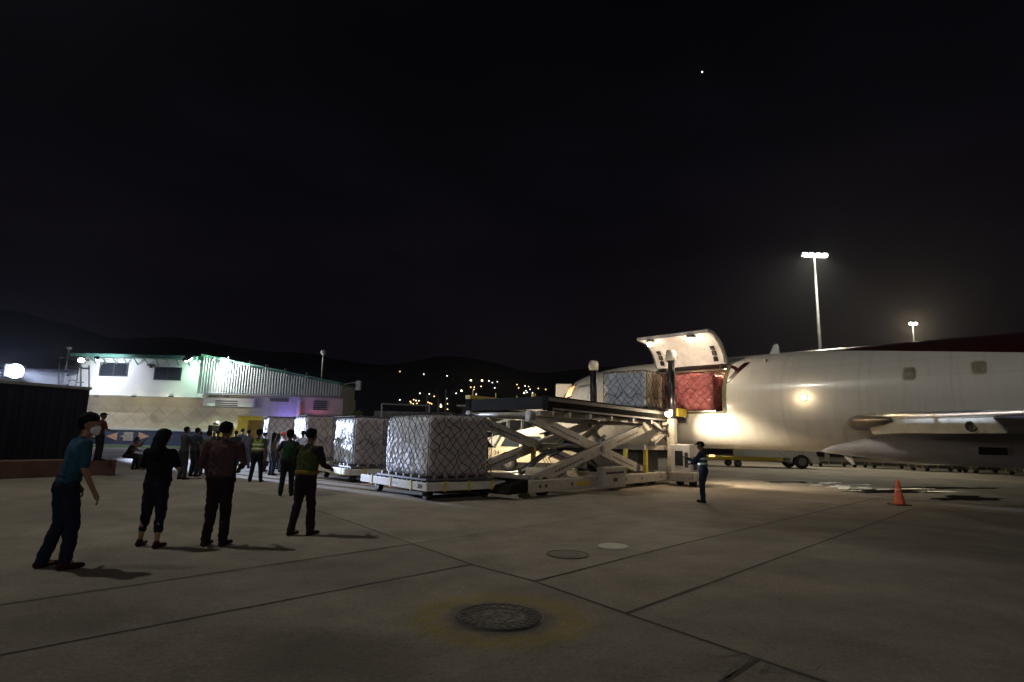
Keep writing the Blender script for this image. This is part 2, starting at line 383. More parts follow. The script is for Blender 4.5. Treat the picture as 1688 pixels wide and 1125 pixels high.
b2 = bm_new(); bmesh.ops.create_icosphere(b2, subdivisions=2, radius=3.4); o = obj('star', b2, emis('star_light', (1, .93, .8), 6)); o.location = at(1157.5, 119, 560); o.scale = (.22, .22, .22)
tag(o, 'single bright star high in the night sky', 'star')

# ================================================================== WAREHOUSE (left background)
YB = 60.0
BX = lambda px, py=650: at(px, py, YB).x
BZ = lambda px, py: at(px, py, YB).z
wh = thing('warehouse', 'long pale warehouse with blue base, floodlit corrugated gable and upper windows', 'building', (BX(345), YB, 0))
def WP(n, bm, m, sm=False):
    fixn(bm)
    bmesh.ops.translate(bm, verts=bm.verts, vec=(-BX(345), -YB, 0)); return obj(n, bm, m, wh, sm)
def wallmat():
    m = bpy.data.materials.new('diamond_panel_wall'); m.use_nodes = True; t = m.node_tree; b = t.nodes['Principled BSDF']; b.inputs['Roughness'].default_value = .7
    tc = t.nodes.new('ShaderNodeTexCoord'); s = t.nodes.new('ShaderNodeSeparateXYZ'); t.links.new(tc.outputs['Object'], s.inputs[0])
    X, Z = s.outputs[0], s.outputs[2]
    fx = math_(t, 'PINGPONG', math_(t, 'ADD', X, 100), .95); fz = math_(t, 'PINGPONG', Z, .95)
    d = math_(t, 'ABSOLUTE', math_(t, 'SUBTRACT', fx, fz)); ln = math_(t, 'LESS_THAN', d, .1)
    h = math_(t, 'GREATER_THAN', math_(t, 'SUBTRACT', fx, fz), 0)
    band = math_(t, 'MULTIPLY', math_(t, 'GREATER_THAN', Z, 2.1), math_(t, 'LESS_THAN', Z, 3.9))
    n = t.nodes.new('ShaderNodeTexNoise'); n.inputs['Scale'].default_value = .8; n.inputs['Detail'].default_value = 7; t.links.new(tc.outputs['Object'], n.inputs[0])
    c0 = mixc(t, n.outputs[0], (.4, .33, .2), (.6, .51, .34))
    c1 = mixc(t, math_(t, 'MULTIPLY', h, .3), c0, (.72, .68, .55)); c1 = mixc(t, math_(t, 'MULTIPLY', ln, .4), c1, (.26, .22, .16))
    t.links.new(mixc(t, math_(t, 'MULTIPLY', band, .75), c0, c1), b.inputs['Base Color']); return m
zc = BZ(200, 648)
bm = bm_new(); box(bm, (BX(134), YB, 0), (BX(418), YB+26, zc)); WP('wall', bm, wallmat())
PALEW = mat('rendered_wall', (.5, .49, .47), .75, 0, .12, .6, 0, 20, .25)
bm = bm_new(); box(bm, (BX(418), YB+.05, 0), (BX(566), YB+5, BZ(566, 655)))
WP('wall', bm, PALEW)
# upper block with windows
LITW = mat('upper_wall_render', (.72, .74, .7), .7, 0, .06, .5)
ztop = BZ(240, 589)
bm = bm_new(); box(bm, (BX(143, 620), YB-1.2, zc+.1), (BX(338, 620), YB+22, ztop-.35)); WP('upper_wall', bm, LITW)
bm = bm_new(); box(bm, (BX(134), YB-1.3, zc-.35), (BX(345), YB-.02, zc+.095)); WP('ledge', bm, LITW)
TRIM = mat('green_roof_trim', (.12, .3, .22), .5, .2, .15, 2)
bm = bm_new(); box(bm, (BX(139, 587), YB-2.0, ztop-.345), (BX(344, 587), YB+23, ztop)); WP('roof', bm, TRIM)
bm = bm_new()
for k in range(12):
    x = BX(139)+(BX(344)-BX(139))*(k+.5)/12; beam(bm, (x, YB-1.9, ztop-.40), (x, YB-1.21, ztop-.95), .08, .08)
WP('eaves_bracket', bm, TRIM)
for (a, b_, c_, d_) in ((178, 600.5, 224, 622.5), (267, 608, 311, 629)):
    x0, x1, z1, z0 = BX(a, 610), BX(b_*0+c_, 610), BZ((a+c_)/2, b_), BZ((a+c_)/2, d_)
    bm = bm_new(); f = YB-1.27
    for p, q in (((x0, f, z0), (x1, f+.1, z0+.09)), ((x0, f, z1-.09), (x1, f+.1, z1)), ((x0, f, z0+.09), (x0+.09, f+.1, z1-.09)), ((x1-.09, f, z0+.09), (x1, f+.1, z1-.09)), (((x0+x1)/2-.05, f, z0+.09), ((x0+x1)/2+.05, f+.1, z1-.09))): box(bm, p, q)
    wf = WP('window', bm, DARK)
    bm = bm_new(); box(bm, (x0+.09, f+.04, z0+.09), (x1-.09, f+.06, z1-.09)); fixn(bm); bmesh.ops.translate(bm, verts=bm.verts, vec=(-BX(345), -YB, 0)); obj('pane', bm, GLASS, wf)
# corrugated gable on the right
CORR = mat('corrugated_metal', (.55, .56, .56), .4, .15, .1, 1, 0, 20, .15)
bm = bm_new(); x0, x1 = BX(340, 620), BX(566, 645); n = 52; zl = BZ(345, 649); zr = BZ(566, 658); zt0 = BZ(345, 588); zt1 = BZ(566, 634)
prev = None
pat = [(0, 0), (.35, 0), (.5, -.35), (.85, -.35)]
for i in range(n):
    for (u, dy) in pat:
        k = (i+u)/n; x = x0+(x1-x0)*k; y = YB-.75+dy
        cur = (bm.verts.new((x, y, zl+(zr-zl)*k)), bm.verts.new((x, y, zt0+(zt1-zt0)*k-.1)))
        if prev: bm.faces.new((prev[0], cur[0], cur[1], prev[1]))
        prev = cur
WP('corrugated_gable', bm, CORR)
bm = bm_new(); prism(bm, [(x0, zt0-.15), (x1, zt1-.15), (x1, zt1+.08), (x0, zt0+.08)], (0, YB-1.5, 0), (1, 0, 0), (0, 0, 1), (0, 7, 0)); WP('roof', bm, TRIM)
bm = bm_new(); prism(bm, [(x0, zl), (x1, zr), (x1, zt1-.16), (x0, zt0-.16)], (0, YB-.6, 0), (1, 0, 0), (0, 0, 1), (0, 5, 0)); WP('upper_wall', bm, PALEW)
bm = bm_new(); box(bm, (BX(341), YB-1.1, zl-.16), (BX(567), YB-.61, zl+.0)); WP('gutter', bm, GREY)
for (a, b_) in ((385, 383), (420, 394), (447, 403), (478, 411), (513, 420)):
    px = a; bm = bm_new(); z = zt0+(zt1-zt0)*((BX(px)-x0)/(x1-x0)); tube(bm, [(BX(px), YB-1.0, z-.2), (BX(px), YB-1.9, z-.1), (BX(px), YB-1.9, z+.25), (BX(px), YB-1.4, z+.3)], .07, 6); WP('downpipe', bm, GALV)
# lit panel/AC ledge and louvres
bm = bm_new(); box(bm, (BX(341), YB-.55, BZ(380, 671)), (BX(422), YB-.02, BZ(380, 657))); WP('canopy_box', bm, LITW)
for (a, c_, t_, b_) in ((360, 396, 660.5, 670.5), (445, 476, 656.5, 662.5), (517, 539, 660, 677)):
    y = YB-.62 if a < 400 else YB-.02; bm = bm_new(); zt, zb = BZ((a+c_)/2, t_), BZ((a+c_)/2, b_); nn = 3 if a != 517 else 5
    for k in range(nn):
        z = zb+(zt-zb)*(k+.2)/nn; box(bm, (BX(a, 665), y-.05, z), (BX(c_, 665), y+.03, z+(zt-zb)/nn*.5))
    WP('louvre', bm, DARK)
bm = bm_new(); box(bm, (BX(493), YB-.3, 0), (BX(498), YB+.04, BZ(495, 661))); WP('pillar', bm, LITW)
bm = bm_new(); box(bm, (BX(499), YB-.08, BZ(530, 686)), (BX(566), YB+.04, BZ(530, 684))); WP('rail', bm, GREY)
# blue base with arrow signs
BLUE = mat('blue_base_paint', (.018, .03, .08), .6, 0, .15, .6)
bm = bm_new(); box(bm, (BX(134), YB-.5, 0), (BX(412), YB-.01, BZ(250, 711))); WP('blue_base', bm, BLUE)
bm = bm_new(); box(bm, (BX(134), YB-.62, BZ(250, 710)), (BX(412), YB-.01, BZ(250, 706.5))); WP('base_rail', bm, LITW)
SIGNW = mat('arrow_sign_orange', (.75, .4, .22), .5, 0, .1, 2)
for (px, dr) in ((166, -1), (190, -1), (213, -1), (243, 1), (280, 1)):
    x = BX(px, 718); zb, zt = BZ(px, 726), BZ(px, 713); bm = bm_new(); L = .55
    prism(bm, [(-L*dr, 0), (L*dr, (zt-zb)/2), (-L*dr, zt-zb)] if dr > 0 else [(-L*dr, 0), (-L*dr, zt-zb), (L*dr, (zt-zb)/2)], (x, YB-.56, zb), (1, 0, 0), (0, 0, 1), (0, .05, 0)); WP('arrow_sign', bm, SIGNW)
bm = bm_new(); box(bm, (BX(219), YB-.58, BZ(225, 727)), (BX(234), YB-.51, BZ(225, 713))); WP('sign_board', bm, mat('pale_sign', (.5, .42, .36), .6, 0, .5, 3))
for px in (175, 235, 295, 385):  # lamps added under the ledge to brighten the lower wall
    x = BX(px, 655); z = BZ(px, 655)-.1; bm = bm_new(); box(bm, (x-.2, YB-1.6, z), (x+.2, YB-1.32, z+.14), .03); wlp = WP('wall_lamp', bm, DARK)
    point('wall_lamp_glow', (x, YB-2.3, z-.5), 58, (1, .93, .74), .1, wh)
# left lower wing with white upper band
bm = bm_new(); box(bm, (-72, YB-1.0, 3.0), (BX(134)-.05, YB+20, BZ(60, 616))); WP('side_wing', bm, LITW)
bm = bm_new(); box(bm, (-73, YB-1.6, BZ(60, 616)+.01), (BX(137), YB+20, BZ(60, 616)+.35)); WP('roof', bm, DARK)
# service platform with air conditioner on the corner
ac = thing('air_conditioner', 'small outdoor air conditioner on a steel frame bracket at the warehouse corner', 'air conditioner', (BX(112, 620), YB-2.4, 0))
def ACP(n, bm, m):
    fixn(bm); bmesh.ops.translate(bm, verts=bm.verts, vec=(-BX(112, 620), -YB+2.4, 0)); return obj(n, bm, m, ac)
def W(px, py, dy=0): p = at(px, py, YB-2.4); return V((p.x, YB-2.4+dy, p.z))
bm = bm_new()
for a, b_ in (((97, 592), (97, 635)), ((97, 635), (134, 640)), ((133, 600), (133, 645)), ((97, 602), (134, 606)), ((100, 590), (133, 592)), ((112, 640), (128, 652))):
    beam(bm, W(*a), W(*b_), .12, .12); 
    beam(bm, W(*a, 1.2), W(*b_, 1.2), .12, .12)
ACP('frame', bm, DARK)
bm = bm_new(); p, q = W(100, 632), W(107, 620); box(bm, (p.x, p.y, p.z), (q.x, p.y+.8, q.z), .05); ACP('casing', bm, GREY)
bm = bm_new(); tube(bm, [W(108, 628, .4), W(116, 626, .4), W(122, 630, .4), W(133, 630, .4)], .05, 6); ACP('pipe', bm, DARK)
# roof antenna, camera brackets
p = at(529, 626, YB+2); q = at(531, 583, YB+2)
an = thing('antenna_mast', 'thin antenna mast with a pale ball on the warehouse roof', 'antenna', (p.x, YB+2, 5.0))
bm = bm_new(); tube(bm, [(0, 0, 0), (.03, 0, q.z-5)], [.16, .06], 8); obj('pole', bm, GALV, an)
bm = bm_new(); bmesh.ops.create_icosphere(bm, subdivisions=2, radius=.3, matrix=Matrix.Translation((.03, 0, q.z-5+.1))); obj('cap', bm, LITW, an, True)
p = at(97, 640, YB-2); q = at(97, 574, YB-2)
an = thing('antenna_mast', 'thin bare pole standing over the air conditioner frame', 'antenna', (p.x, YB-1.5, p.z))
bm = bm_new(); tube(bm, [(0, 0, 0), (0, 0, q.z-p.z)], [.07, .05], 8); obj('pole', bm, GALV, an)
bm = bm_new(); box(bm, (-.2, -.1, q.z-p.z), (.25, .1, q.z-p.z+.18)); obj('cap', bm, LITW, an)
p = at(566, 634, YB-1); cm = thing('security_camera', 'white security camera on a long bracket off the right gable corner', 'camera', p)
q = at(588, 636, YB-1)-p
bm = bm_new(); tube(bm, [(0, 0, 0), (q.x, 0, q.z+.35)], .06, 6); tube(bm, [(.1, 0, -.7), (q.x-.3, 0, q.z-.15)], .04, 6); obj('bracket', bm, GALV, cm)
bm = bm_new(); box(bm, (q.x-.05, -.25, q.z-.45), (q.x+.42, .25, q.z+.5), .06); obj('housing', bm, LITW, cm)
# black bird-like marks near the window: small wall fitting
p = at(249, 602, YB-1.35); bm = bm_new(); box(bm, (-.35, -.1, -.1), (.35, .1, .08), .03); box(bm, (-.08, -.12, -.3), (.1, .12, .0)); o = obj('wall_fitting', bm, DARK); o.location = p
tag(o, 'small dark lamp fitting on the floodlit upper wall between the windows', 'wall fitting')

def floodlight(label, p, aim, P, col, em, hs=.3, ang=160, rad=.2, arm=None, cat='floodlight', soft=None):
    """a box floodlight whose glass faces 'aim'"""
    o = thing('floodlight', label, cat, p); d = (V(aim)-V(p)).normalized(); q = d.to_track_quat('-Z', 'Y').to_matrix().to_4x4()
    bm = bm_new(); box(bm, (-hs, -hs*.8, 0), (hs, hs*.8, hs*.7), hs*.12, 0, q); obj('housing', bm, DARK, o)
    bm = bm_new(); lathe(bm, [(hs*.85, -.02), (hs*.8, -hs*.12), (hs*.55, -hs*.24), (.01, -hs*.3)], n=16); bmesh.ops.transform(bm, matrix=q, verts=bm.verts); fixn(bm); obj('lens', bm, em, o, True)
    if arm: bm = bm_new(); tube(bm, [V(arm)-V(p), q @ V((0, 0, hs*.6))], hs*.14, 8); obj('bracket', bm, GALV, o)
    spot('floodlight_beam', V(p)+d*hs*.45, aim, P, col, ang, .5 if ang > 30 else .3, rad, o)
    return o
p = at(25, 612, 44); floodlight('blazing blue-white floodlight at the far left above the dark wall', p, (-8.1, 24.7, 0.2), 210000, (.62, .72, 1), E_BLUE, .62, 14.2, .3, p+V((-3, 1.5, -.3)))
point('floodlight_spill', p+V((0, -.9, 0)), 1300, (.5, .55, 1), .4)
pole = thing('lamp_post', 'dark post carrying the blue-white floodlight at far left', 'lamp post', (p.x-3, p.y+1.5, 0)); bm = bm_new(); tube(bm, [(0, 0, 0), (0, 0, p.z+.1)], .12, 10); obj('pole', bm, DARK, pole)
p = at(134, 594, YB-2.6); floodlight('small white lamp over the air conditioner frame at the warehouse corner', p, p+V((6, -10, -12)), 500, (.85, .9, 1), E_WHITE, .32, 165, .2, p+V((0, 1, .2)))
p = at(311, 592.5, YB-3.2); fl = floodlight('green-tinted floodlight under the middle of the warehouse roofline', p, p+V((1.5, 2.2, -3.0)), 420, (.6, 1, .74), E_GREEN, .45, 175, .2, p+V((0, 1.2, .25)))
# the floods that wash the two halves of the upper facade hang from the same roofline
p2 = at(352, 592, YB-2.6); floodlight('floodlight on an arm washing the corrugated gable', p2, (BX(450), YB+.5, 5.6), 3200, (.93, 1, .95), E_GREEN, .2, 150, .2, p2+V((-.2, 2.6, -.1)))
p2 = at(160, 591, YB-4.0); floodlight('floodlight on an arm washing the upper wall beside the left window', p2, (BX(185), YB, 5.6), 1000, (.78, .8, 1), E_BLUE, .2, 165, .2, p2+V((0, 2.3, .1)))
p2 = at(400, 694, YB-9); 

# ================================================================== DARK WALL, PLANTER (left)
pr = G(190, 783); pl = G(0, 790)
dw = (pr-pl).normalized(); 
bk = V((-dw.y, dw.x, 0))
if bk.y < 0: bk = -bk
pm = thing('brick_planter', 'low reddish brick planter kerb along the foot of the dark wall', 'planter', pr, math.atan2(-dw.y, -dw.x))
# local +x runs to the left along the kerb, local -y runs away from the camera
BRICK = mat('red_brick_kerb', (.1, .045, .032), .85, 0, .3, 3, .4, 20, .3)
bm = bm_new(); box(bm, (0, 0, 0), (26, -.35, .52), .03); obj('kerb', bm, BRICK, pm)
bm = bm_new(); box(bm, (.1, -.352, 0), (26, -2.2, .50)); obj('bed', bm, mat('planter_top', (.16, .12, .09), .9, 0, .3, 3, .3), pm)
a = G(137, 757, .5); 
DWALL = mat('dark_steel_wall', (.009, .007, .014), .9, 0, .2, 1, 0, 30, 0, .2)
p0 = G(135, 757, .5)+bk*.15
dwt = thing('dark_wall', 'tall dark container-like wall at the left edge behind the planter', 'wall', (p0.x, p0.y, 0), math.atan2(-dw.y, -dw.x))
bm = bm_new(); box(bm, (0, 0, 0), (26, -2.4, 2.92)); obj('wall', bm, DWALL, dwt)
bm = bm_new()
for k in range(64): box(bm, (.15+k*.4, .002, .1), (.33+k*.4, .04, 2.8))
obj('rib', bm, DWALL, dwt)
bm = bm_new(); box(bm, (-.03, .06, 2.93), (26, -2.4, 3.02)); obj('coping', bm, GREY, dwt)

# ================================================================== MIDDLE BACKGROUND
def at_box(bm, x0, x1, yt, yb, Y, D): a, b_ = at(x0, (yt+yb)/2, Y), at(x1, (yt+yb)/2, Y); box(bm, (a.x, Y, at((x0+x1)/2, yb, Y).z), (b_.x, Y+D, at((x0+x1)/2, yt, Y).z))
GW = mat('grey_green_wall', (.16, .17, .15), .8, 0, .2, 1, 0, 20, .4)
bm = bm_new(); a, b_ = at(616, 690, 46), at(748, 690, 46); box(bm, (a.x, 46, 0), (b_.x, 46.4, at(680, 679, 46).z)); o = obj('boundary_wall', bm, GW); tag(o, 'low grey-green boundary wall behind the netted cargo', 'wall')
g = thing('pipe_frame', 'thin grey pipe goalpost frame standing over the boundary wall', 'frame', (at(629, 680, 45).x, 45, 0))
bm = bm_new(); z = at(629, 666, 45).z; x = at(708, 670, 45).x-g.location.x; tube(bm, [(0, 0, 0), (0, 0, z)], .07, 6); tube(bm, [(x, 0, 0), (x, 0, z-.1)], .07, 6); obj('post', bm, GALV, g)
bm = bm_new(); tube(bm, [(0, 0, z), (x, 0, z-.05)], .07, 6); obj('crossbar', bm, GALV, g)
for i, (px, yt) in enumerate(((702, 652), (721, 657), (733, 643))):
    a = at(px, 690, 70); zt = at(px, yt, 70).z
    t = thing('lamp_post', ['thin unlit pole at the left of three beyond the boundary wall', 'shortest of three thin poles beyond the boundary wall', 'thickest and tallest of three thin poles beyond the boundary wall'][i], 'pole', (a.x, 70, 0), 0, 'poles beyond the boundary wall')
    bm = bm_new(); tube(bm, [(0, 0, 0), (0, 0, zt)], [.14, .09], 8); obj('pole', bm, GALV, t)
    bm = bm_new(); box(bm, (-.25, -.12, zt), (.25, .12, zt+.12)); obj('head', bm, DARK, t)
# trees
def tree(px, ytop, ybase, Y, wpx, label, nm='broadleaf_tree', col=(.03, .05, .02), seed=1, dense=700):
    rnd = random.Random(seed); b0 = at(px, 700, Y); zt = at(px, ytop, Y).z; zb = at(px, ybase, Y).z; rw = wpx/950*Y/2
    t = thing(nm, label, 'tree', (b0.x, Y, 0))
    bm = bm_new(); tube(bm, [(0, 0, 0), (.1, 0, zb*.6), (0, 0, (zb+zt)/2)], [.22, .16, .08], 8)
    for k in range(6):
        a_ = k*1.05; tube(bm, [(0, 0, zb*.8), (rw*.5*math.cos(a_), rw*.5*math.sin(a_), (zb+zt)/2), (rw*.8*math.cos(a_), rw*.8*math.sin(a_), (zb+2*zt)/3)], [.1, .06, .02], 6)
    obj('trunk', bm, mat('bark', (.06, .045, .03), .9), t)
    bm = bm_new(); cl = [(rnd.uniform(-.6, .6)*rw, rnd.uniform(-.6, .6)*rw, rnd.uniform(zb, zt-.3*(zt-zb)), rnd.uniform(.25, .5)*rw) for _ in range(16)]
    for _ in range(dense):
        cx, cy, cz, cr = rnd.choice(cl); v = V((rnd.gauss(0, 1), rnd.gauss(0, 1), rnd.gauss(0, .8))).normalized()*cr*rnd.uniform(.6, 1.05); p = V((cx, cy, cz))+v
        s = rnd.uniform(.09, .2)*max(.6, rw*.4); u = V((rnd.gauss(0, 1), rnd.gauss(0, 1), rnd.gauss(0, 1))).normalized(); w2 = u.cross(v).normalized()
        sheet(bm, [p-u*s, p+w2*s*.5, p+u*s, p-w2*s*.5])
    obj('crown', bm, mat('leaf_'+str(seed), col, .8, 0, .5, 2), t)
tree(730, 622, 648, 85, 50, 'dark flat-topped tree rising beyond the thin poles', col=(.06, .045, .03), seed=3)
tree(588, 676, 688, 62, 22, 'small bright green-yellow bush lit beside the warehouse end', 'lit_bush', (.3, .34, .03), 5, 400)
point('bush_light', at(584, 681, 61)+V((0,-3,0)), 3, (1, .95, .4), .2)
# dark hangar shed behind the loader, left
bm = bm_new(); a, b_ = at(762, 680, 44), at(905, 680, 44); 
sh = thing('dark_shed', 'low dark shed behind the loader platform', 'building', (a.x, 44, 0)); L = b_.x-a.x
bm = bm_new(); box(bm, (0, 0, 0), (L, 6, at(800, 672, 44).z)); obj('wall', bm, DARK, sh)
bm = bm_new(); prism(bm, [(-.4, 0), (L+.4, 0), (L+.4, .25), (-.4, .12)], (0, -.5, at(800, 672, 44).z+.005), (1, 0, 0), (0, 0, 1), (0, 7, 0)); fixn(bm); obj('roof', bm, GREY, sh)

# ================================================================== LIGHT MASTS
def mast(px, py, Y, label, nl, P, pole_r, hs, col=(1, .93, .72), spread=1.1, tgt=(0, 15, 0)):
    top = at(px, py, Y); bx = at(px+ (10 if px < 1400 else 3), 570, Y).x
    o = thing('light_mast', label, 'light mast', (top.x, Y, 0)); h = top.z
    bm = bm_new(); tube(bm, [(0, 0, 0), (0, 0, h*.5), (0, 0, h-.1)], [pole_r*1.4, pole_r*1.0, pole_r*.6], 14); obj('pole', bm, GALV, o, True)
    bm = bm_new(); beam(bm, (-spread, 0, h-.2), (spread, 0, h-.2), .12, .14); obj('crossarm', bm, GALV, o)
    for k in range(nl):
        x = -spread+2*spread*k/(nl-1) if nl > 1 else 0
        bm = bm_new(); box(bm, (x-hs, -hs*.7, h-.1), (x+hs, hs*.7, h+hs*.7), hs*.15); hd = obj('lamp_head', bm, GREY, o)
        bm = bm_new(); box(bm, (x-hs*.85, -hs*.9, h-.16), (x+hs*.85, -hs*.1, h+hs*.5), hs*.1); obj('lens', bm, E_WHITE, hd)
        if k % 2 == 0: spot('mast_beam', V((top.x+x, Y-1.1, h-.35)), V(tgt)+V((x*3, 0, 0)), P/((nl+1)//2)*KL, col, 104, 1.0, .25, o)
    return o
MR = mast(1342, 421, 52, 'tall apron mast with four blazing floodlights rising behind the aircraft', 4, 14000, .15, .23, spread=.95, tgt=(20, 45, 0))
mast(1504, 534, 98, 'farther, shorter mast with one warm floodlight over the aircraft roof', 2, 9000, .16, .3, (1, .8, .5), .4, (28, 60, 0))
# the mast outside the left edge that throws the people's shadows to the right
ML = thing('light_mast', 'tall apron mast standing outside the left edge of the view', 'light mast', (-15.2, 9.6, 0))
bm = bm_new(); tube(bm, [(0, 0, 0), (0, 0, 19.5)], [.25, .13], 14); obj('pole', bm, GALV, ML)
bm = bm_new(); box(bm, (-.5, -.3, 19.3), (.5, .3, 19.8), .05); obj('lamp_head', bm, GREY, ML)
bm = bm_new(); box(bm, (-.4, -.25, 19.2), (.4, .25, 19.29)); obj('lens', bm, E_WHITE, ML)
spot('mast_beam', (-15.2, 9.6, 19.0), (6, 24, 0), 20000*KL, (.97, .96, .86), 120, 1.0, .2, ML)

# unseen fill mast added behind the camera to brighten the sides facing it
FILL_MAST = thing('light_mast', 'tall fill mast added far behind the viewpoint, out of view', 'light mast', (3, -38, 0))
bm = bm_new(); tube(bm, [(0, 0, 0), (0, 0, 17.5)], [.25, .13], 14); obj('pole', bm, GALV, FILL_MAST)
bm = bm_new(); box(bm, (-.5, -.3, 17.3), (.5, .3, 17.8), .05); obj('lamp_head', bm, GREY, FILL_MAST)
bm = bm_new(); box(bm, (-.4, -.25, 17.2), (.4, .25, 17.29)); obj('lens', bm, E_WHITE, FILL_MAST)
spot('mast_beam', (3, -38, 17.0), (3, 26, 3), 23000*KL, (1, .93, .86), 46, 1.0, .5, FILL_MAST)

# ================================================================== AIRCRAFT
PA = R(-46); PO = V((9.2, 24.7, 0)); UX = V((math.cos(PA), math.sin(PA), 0)); UY = V((-math.sin(PA), math.cos(PA), 0))
plane = thing('cargo_airplane', 'white cargo jet with dark red upper fuselage and open upward cargo door', 'airplane', PO, PA)
def PL(px, py, off):
    """pixel -> aircraft-local point on the vertical plane y = -off"""
    d = ray(px, py); o = V((0, 0, CH))-PO; t = (-off-o.dot(UY))/d.dot(UY); p = o+d*t; return V((p.dot(UX), -off, p.z))
ZC, RY, RZ = 3.335, 1.90, 1.93
ST = [(-9.95, .04, 2.72, 2.80), (-9.85, .28, 2.42, 3.02), (-9.6, .6, 2.15, 3.3), (-9.2, .92, 1.93, 3.6), (-8.7, 1.2, 1.76, 3.95), (-8.2, 1.4, 1.66, 4.42), (-7.6, 1.57, 1.57, 4.78), (-6.8, 1.72, 1.49, 5.0), (-5.8, 1.83, 1.43, 5.16), (-4.8, 1.89, 1.41, 5.24), (-4, RY, 1.405, 5.265),
      (17, RY, 1.405, 5.265), (19, 1.8, 1.62, 5.25), (21, 1.5, 2.2, 5.15), (23, 1.0, 3.1, 4.95), (24.5, .4, 3.9, 4.7), (24.8, .1, 4.2, 4.5)]
def sec(x):
    for i in range(len(ST)-1):
        if ST[i][0] <= x <= ST[i+1][0]:
            k = (x-ST[i][0])/(ST[i+1][0]-ST[i][0]); a, b_ = ST[i], ST[i+1]
            r_, lo, hi = [a[j]+(b_[j]-a[j])*k for j in (1, 2, 3)]; return r_, (lo+hi)/2, (hi-lo)/2
    return ST[-1][1], 4.3, .1
def SF(x, th, off=0): r_, c_, rz_ = sec(x); return V((x, -(r_+off)*math.cos(th), c_+(rz_+off)*math.sin(th)))
XR = PL(1193, 640, 1.9).x; XL = XR-3.35; T0 = math.asin((2.83-ZC)/RZ); T1 = math.asin((4.74-ZC)/RZ)
print('door x', XL, XR)
xs = sorted(set([s[0] for s in ST]+[-4+.5*i for i in range(43)]+[XL, XR])); xs = [x for x in xs if not (abs(x-XL) < .12 and x != XL) and not (abs(x-XR) < .12 and x != XR)]
ths = [T0+(T1-T0)*k/6 for k in range(7)]+[T1+(2*math.pi-(T1-T0))*k/40 for k in range(1, 40)]
bm = bm_new(); rings = [[bm.verts.new(SF(x, t)) for t in ths] for x in xs]; nT = len(ths)
for i in range(len(xs)-1):
    for k in range(nT):
        if k < 6 and XL-.001 <= xs[i] and xs[i+1] <= XR+.001: continue
        bm.faces.new((rings[i][k], rings[i][(k+1)%nT], rings[i+1][(k+1)%nT], rings[i+1][k]))
bm.faces.new(rings[0]); bm.faces.new(rings[-1][::-1]); fixn(bm)
